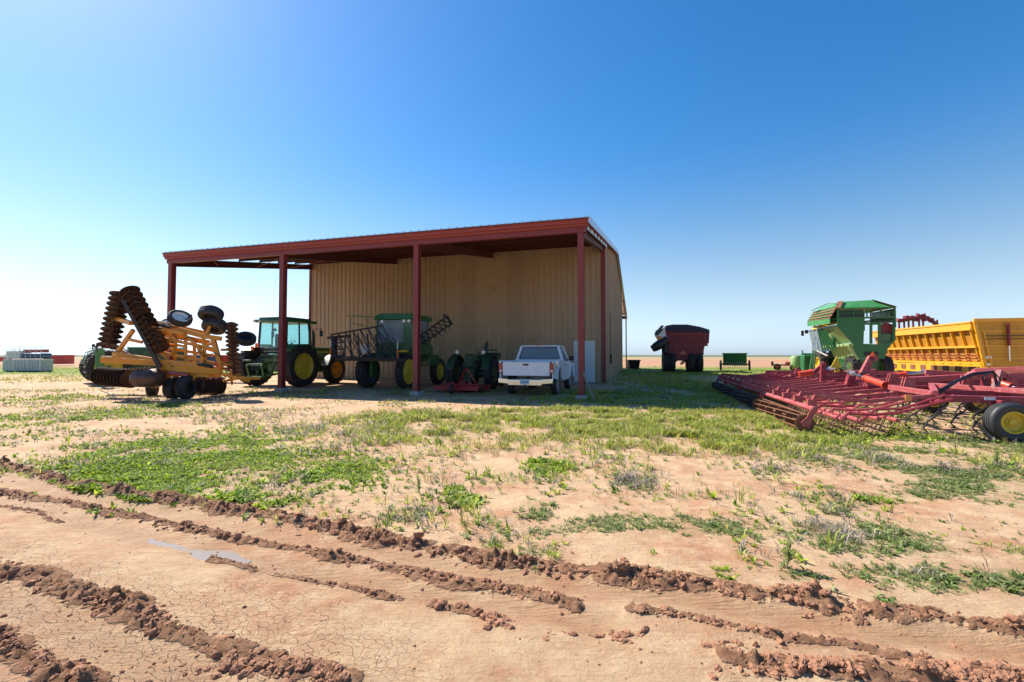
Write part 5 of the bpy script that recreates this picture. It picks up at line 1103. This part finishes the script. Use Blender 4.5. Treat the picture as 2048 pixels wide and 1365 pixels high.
# near end (rear doors)
b = MB(); b.prism([(.12, -.06, zt_+.06), (MW-.12+.6, -.06, zt_+.10), (MW-.0, -.06, base-.2), (.62, -.06, base-.2)], (0, .06, 0)); ed = b.build('rear_door', mat('shaded_end_yellow', (.48, .245, .012), .5, var=.14, dirt=(.33, .17, .04), dirt_amt=.35, scale=1.3), mbd, sm=0)  # shade of the rear end put into a darker yellow
k = MB(); k.b2((.05, -.12, zt_-.04), (MW+.55, -.0, zt_+.14)); k.prism([(.0, -.14, zt_), (.16, -.14, zt_), (.66, -.14, .3), (.50, -.14, .3)], (0, .14, 0)); k.prism([(.42, -.12, zt_-.6), (.50, -.12, zt_-.6), (.88, -.12, .3), (.80, -.12, .3)], (0, .06, 0)); k.build('door_frame', M['myellow'], mbd, bevel=.01)
for z in (zt_-.55, 2.0, 1.3): k = MB(); k.b2((.3, -.09, z-.03), (MW+.3, -.06, z+.03)); k.build('door_stiffener', M['myellow'], ed)
for z in (z_ for z_ in (2.35, 2.52)): k = MB(); k.tube([(.5, -.12, z), (MW, -.12, z)], .02, 6); k.build('latch_bar', M['steel'], ed)
a, b_ = m_(2016, 647, -.2), m_(2018, 692, -.2); c0 = m_(2019, 722, -.2)
k = MB(); k.tube([a, b_], .07, 10); k.build('hydraulic_cylinder', M['dred'], mbd); k = MB(); k.tube([b_, c0], .035, 8); k.build('cylinder_rod', M['chrome'], mbd)
for y in (715, 729): a = m_(1978, y, -.1); k = MB(); k.box((a.x, -.10, a.z), (.26, .01, .14)); k.build('decal', M['whitep'], ed)
b = MB(); b.prism([(MW+.1, .05, zt_), (MW+.5, .05, zt_), (MW+.1, .05, base), (MW-.1, .05, base)], (0, ML, 0)); b.build('side_sheet', M['myellow'], mbd, sm=0)
for y in (2.0, 5.5): wheel(mbd, (.75, y, .42), (-1, 0, 0), .42, .26, .2, M['greyp'], M['rubber']); wheel(mbd, (MW-.4, y, .42), (1, 0, 0), .42, .26, .2, M['greyp'], M['rubber'])
# red folded implement rising behind it
RI = Frame(ray(1830, 700).x/ray(1830, 700).y*37.5, 37.5, 0); ri_ = root('folded_auger', 'dark red folded auger boom showing above the yellow module builder', 'auger', RI)
r_ = lambda px_, py_, v=0: tuple(RI.at(px_, py_, v))
k = MB(); k.tube([r_(1794, 640), r_(1800, 642), r_(1835, 636), r_(1855, 636), r_(1874, 650), r_(1878, 668)], .16, 10); k.tube([r_(1834, 643), r_(1837, 630), r_(1846, 630), r_(1849, 643)], .2, 10); k.build('boom', M['dred'], ri_)
k = MB()
for x in (1798, 1808, 1817, 1826, 1838, 1846, 1874): a = Vector(r_(x, 640)); k.tube([a, (a.x, a.y, .05)], .07, 6)
k.beam(r_(1796, 660), r_(1876, 660), .14, .14); k.beam(tuple(Vector(r_(1796, 700))), tuple(Vector(r_(1876, 700))), .2, .2); k.build('support_frame', M['dred'], ri_)
for x in (1806, 1866): a = Vector(r_(x, 730)); wheel(ri_, (a.x, 0, .5), (0, -1, 0), .5, .3, .25, M['whitep'], M['rubber'])
for x in (1812, 1822, 1862): k = MB(); k.box(r_(x, 636 if x < 1850 else 641), (.25, .36, .35)); k.build('bracket', M['dred'], ri_, bevel=.03)
# ------------------------------------------------------------------ pink field cultivator, right foreground
gx0, gy0 = G(1610, 868); CF = Frame(gx0, gy0, YAW)
cv = root('field_cultivator', 'wide sunbleached pink red field cultivator with rolling baskets in the right foreground', 'cultivator', CF)
r5 = random.Random(3)
def cb_(mb_list, name, m, w=.08, hgt=.1, bevel=.006, label=None, rt=cv):
    for s in mb_list: mb = MB(); mb.beam(s[0], s[1], s[2] if len(s) > 2 else w, s[3] if len(s) > 3 else hgt); mb.build(name, M[m], rt, bevel=bevel, label=label)
YL = 12.0
# rolling baskets along the rear edge, four units
for i, (y0, y1, tl) in enumerate(((0.0, 3.7, .0), (3.9, 6.6, .0), (6.8, 9.2, .0), (9.4, 11.2, .0))):
    mt = 'rust' if i == 0 else 'steel'
    b = MB(); nb = 9; Rb = .17; zc = .19
    for k in range(nb):
        a = 2*math.pi*k/nb
        pts = [(.02+Rb*math.cos(a+t*.9), y0+.06+(y1-y0-.12)*t, zc+Rb*math.sin(a+t*.9)) for t in np.linspace(0, 1, 7)]
        b.tube(pts, .012, 5)
    for t in np.linspace(0, 1, max(3, int((y1-y0)/.55))): y = y0+.06+(y1-y0-.12)*t; b.lathe((.02, y, zc), (0, 1, 0), [(.03, -.01), (Rb-.005, -.008), (Rb-.005, .008), (.03, .01), (.03, -.01)], 16)
    b.tube([(.02, y0, zc), (.02, y1, zc)], .025, 8); bk = b.build('rolling_basket', M[mt], cv)
    b = MB()
    for y in (y0, y1): b.beam((.02, y, zc-.06), (.16, y, .50), .10, .03, up=(0, 1, 0)); b.beam((-.05, y, zc+.0), (.2, y, .46), .05, .02, up=(0, 1, 0))
    b.tube([(.16, y0-.04, .47), (.16, y1+.04, .47)], .052, 10); b.build('basket_carrier', M['pinkb'] if i == 0 else M['pink'], bk)
    b = MB(); n = max(3, int((y1-y0)/.62))
    for j in range(n):
        y = y0+.25+j*(y1-y0-.5)/(n-1)
        b.beam((.16, y, .46), (.26, y, .70), .07, .05); b.beam((.24, y, .70), (1.15, y+.04, .62), .05, .07); b.beam((1.15, y+.04, .62), (2.15, y+.08, .74), .05, .07); b.box((.2, y, .56), (.16, .10, .16))
    b.build('pull_arm', M['pinkb'] if i < 2 else M['pink'], cv)
# spike harrow pipes: five rows of long pipes with curved arms
for j, (x, z) in enumerate(((.62, .30), (.95, .27), (1.28, .30), (1.62, .27))):
    b = MB()
    for (y0, y1) in ((-.05+.12*j, 3.4), (3.7, 7.0), (7.3, 10.4), (10.6, 11.6)): b.tube([(x, y0, z), (x, y1, z)], .038, 8)
    b.build('harrow_pipe', M['pinkb'], cv)
    b = MB(); y = .05
    while y < 11.6: b.tube([(x, y, z), (x-.05, y, z-.12), (x-.12, y+.01, .02)], .008, 4); y += .17
    b.build('harrow_teeth', M['rust'], cv)
for j in range(17):
    y = .02+j*.68+r5.uniform(-.06, .06); b = MB()
    b.tube([(.58, y, .30), (.72, y, .42), (1.1, y, .40), (1.5, y+.02, .45), (2.3, y+.03, .72)], .028, 6)
    b.tube([(.95, y+.10, .28), (1.2, y+.1, .50), (1.6, y+.1, .52), (2.25, y+.12, .78)], .024, 6)
    b.build('harrow_arm', M['pinkb'] if j % 2 else M['pink'], cv)
# main frame
XR = 9.5
for y, z, w_ in ((.35, .70, .13), (1.55, .72, .10), (2.7, .74, .10), (3.9, .74, .12), (5.2, .76, .12), (6.8, .78, .10), (8.4, .78, .10), (10.2, .78, .10), (11.8, .78, .10)):
    x0 = 2.1 if y > .5 else 2.35
    cb_([((x0, y, z), (XR-.25*y*.6, y, z), w_*.85, .12)], 'frame_beam', 'pink')
for x in (2.2, 3.1, 4.0, 4.9, 5.8, 6.8, 8.0):
    cb_([((x, .15, .66), (x, 5.4, .66), .07, .08), ((x, 5.7, .68), (x, 12.0-(x-2.2)*.3, .68), .07, .08)], 'tool_bar', 'pink')
# diagonal braces and hinge plates of the near wing
cb_([((2.2, .3, .80), (3.3, 2.6, .82)), ((3.3, 2.6, .82), (4.4, .3, .80)), ((2.25, 3.9, .82), (4.9, 5.3, .84)), ((2.2, .35, .78), (1.9, 1.2, .84))], 'frame_brace', 'pinkb', .09, .10)
cb_([((3.15, 3.9, .84), (5.4, 3.9, 1.02), .16, .14), ((4.6, 5.2, .84), (7.2, 5.2, 1.02), .14, .16), ((2.3, 6.8, .84), (4.0, 6.8, 1.0), .14, .12)], 'wing_arm', 'pinkb')
for x, y in ((3.15, 3.9), (2.3, 6.8), (4.0, 2.7), (4.6, 5.2), (3.0, 5.2), (2.4, 1.6), (2.4, 3.2), (2.4, 8.6), (5.5, 3.9), (6.9, 5.2)): b = MB(); b.prism([(x-.14, y-.06, .74), (x+.14, y-.06, .74), (x+.08, y-.06, 1.02), (x-.06, y-.06, 1.04)], (0, .03, 0)); b.prism([(x-.14, y+.04, .74), (x+.14, y+.04, .74), (x+.08, y+.04, 1.02), (x-.06, y+.04, 1.04)], (0, .03, 0)); b.tube([(x, y-.08, .95), (x, y+.1, .95)], .03, 8); b.build('hinge_plate', M['pinkb'], cv)
def cf(px_, py_, v): return CF.at(px_, py_, v)
def cyl(a, b_, r, frac=.62, m='cyl'):
    a, b_ = Vector(a), Vector(b_); c = a.lerp(b_, frac); k = MB(); k.tube([a, c], r, 12); k.tube([a, a.lerp(c, .06)], r*1.18, 12); k.tube([c.lerp(a, .06), c], r*1.18, 12); o = k.build('hydraulic_cylinder', M[m], cv)
    k = MB(); k.tube([c, b_], r*.45, 8); k.tube([Vector(b_)-Vector((0, r, 0)), Vector(b_)+Vector((0, r, 0))], r*.9, 8); k.build('piston_rod', M['chrome'], o)
cyl(cf(1772, 771, 1.9), cf(1702, 747, 3.1), .075, .55)
cyl(cf(1598, 749, 6.0), cf(1662, 738, 6.0), .085, .42)
cyl(cf(1985, 762, 3.2), cf(2050, 782, 2.6), .07, .6)
cyl(cf(1785, 752, 4.4), cf(1850, 744, 4.4), .07, .42)
# mast and strut
cb_([(cf(1722, 752, 4.2), cf(1742, 714, 4.2), .12, .12), (cf(1733, 756, 4.2), cf(1742, 716, 4.2), .08, .08), (cf(1738, 716, 4.2), cf(1755, 718, 4.2), .12, .12)], 'lift_mast', 'pinkb')
cb_([(cf(1645, 766, 5.2), cf(1646, 726, 5.2), .12, .12), (cf(1646, 742, 5.2), cf(1700, 748, 5.0), .12, .10), (cf(1628, 745, 5.4), cf(1650, 726, 5.4), .10, .10)], 'lift_mast', 'pink')
cb_([(cf(1697, 772, 3.5), cf(1706, 742, 3.5), .16, .16), (cf(1697, 772, 3.5), cf(1760, 770, 3.2), .08, .1)], 'lift_mast', 'pink')
cb_([(cf(1850, 744, 4.2), cf(1945, 752, 4.0), .16, .12), (cf(1935, 762, 3.6), cf(1952, 742, 3.9), .12, .1), (cf(1918, 772, 3.4), cf(1945, 748, 3.6), .14, .12)], 'wing_arm', 'pinkb')
cb_([(cf(1968, 790, 2.2), cf(1972, 755, 2.2), .12, .12), (cf(1985, 790, 2.2), cf(2000, 742, 2.4), .10, .10)], 'lift_mast', 'dred')
cb_([(cf(1950, 741, 3.8), cf(2100, 736, 3.0), .06, .10), (cf(1880, 752, 4.6), cf(2100, 745, 3.8), .05, .06)], 'tongue', 'pinkb')
k = MB(); k.prism([cf(1661, 736, 5.0), cf(1683, 736, 5.0), cf(1674, 713, 5.0)], (0, .03, 0)); ss = k.build('slow_sign', M['jyellow'], cv, label='yellow triangle sign standing on the frame')
k = MB(); k.b2(tuple(cf(1670, 745, 5.02)), tuple(cf(1679, 737, 5.05))); k.build('sign_post', M['jyellow'], ss)
for j in range(3):
    hs_ = MB(); hs_.tube([cf(1790+j*6, 786+j, 1.5), cf(1830, 794, 1.2), cf(1880, 786-j*3, 1.2), cf(1915, 764-j*2, 1.8), cf(1945, 751-j*2, 2.2), cf(1985, 745-j, 2.4), cf(2000, 760, 2.4), cf(1998, 775, 2.3)], .018, 6); hs_.build('hydraulic_hose', M['hose'], cv)
hs_ = MB(); hs_.tube([cf(1972, 770, 2.0), cf(1965, 755, 2.0), cf(1985, 742, 2.2), cf(2002, 760, 2.2), cf(1985, 786, 2.0)], .014, 6); hs_.build('hydraulic_hose', M['hose'], cv)
hs_ = MB(); hs_.tube([cf(1660, 742, 5), cf(1690, 735, 4.6), cf(1700, 745, 4.2), cf(1760, 752, 4)], .016, 6); hs_.build('hydraulic_hose', M['hose'], cv)
# shanks with sweeps hanging from the tool bars
for x in (2.2, 3.1, 4.0, 4.9, 5.8, 6.8):
    y = .5+(.28 if int(x*10) % 2 else 0)
    while y < 11.5:
        b = MB(); b.tube([(x+.05, y, .66), (x+.18, y, .60), (x+.16, y, .40), (x-.02, y, .26), (x-.10, y, .12), (x-.02, y, .04)], .017, 5)
        b.add([(x+.08, y, .02), (x-.1, y-.09, .03), (x-.04, y, .06), (x-.1, y+.09, .03)], [(0, 1, 2), (0, 2, 3), (0, 3, 1), (1, 3, 2)])
        if y < 6 or x < 3.5: b.build('shank', M['steel'], cv)
        y += .62
# gauge wheels
wc = cf(2022, 846, .1)
wheel(cv, (wc.x, .12, .335), (0, -1, 0), .335, .27, .185, M['jyellow'], M['rubberc'])
for x, y in ((wc.x+1.05, .14),): wheel(cv, (x, y, .335), (0, -1, 0), .335, .27, .185, M['jyellow'], M['rubberc'])
for x, y in ((4.3, 4.6), (5.3, 4.6), (4.3, 7.6), (5.3, 7.6), (3.8, 10.6)): wheel(cv, (x, y, .34), (0, -1, 0), .34, .25, .19, M['jyellow'], M['rubber'])
b = MB(); b.beam((wc.x-.1, .36, .60), (wc.x+1.3, .36, .52), .08, .12); b.beam((wc.x, .2, .335), (wc.x, .42, .60), .06, .08); b.beam((wc.x+1.05, .2, .335), (wc.x+1.05, .42, .60), .06, .08); b.build('wheel_arm', M['pink'], cv)
k = MB(); a = cf(1981, 806, .27); k.box((a.x, .28, .72), (.16, .006, .05)); k.build('decal', M['doorw'], cv)
k = MB(); a = cf(1817, 800, .27); k.box((a.x, .27, .70), (.10, .02, .12)); k.build('marker', M['orangep'], cv)
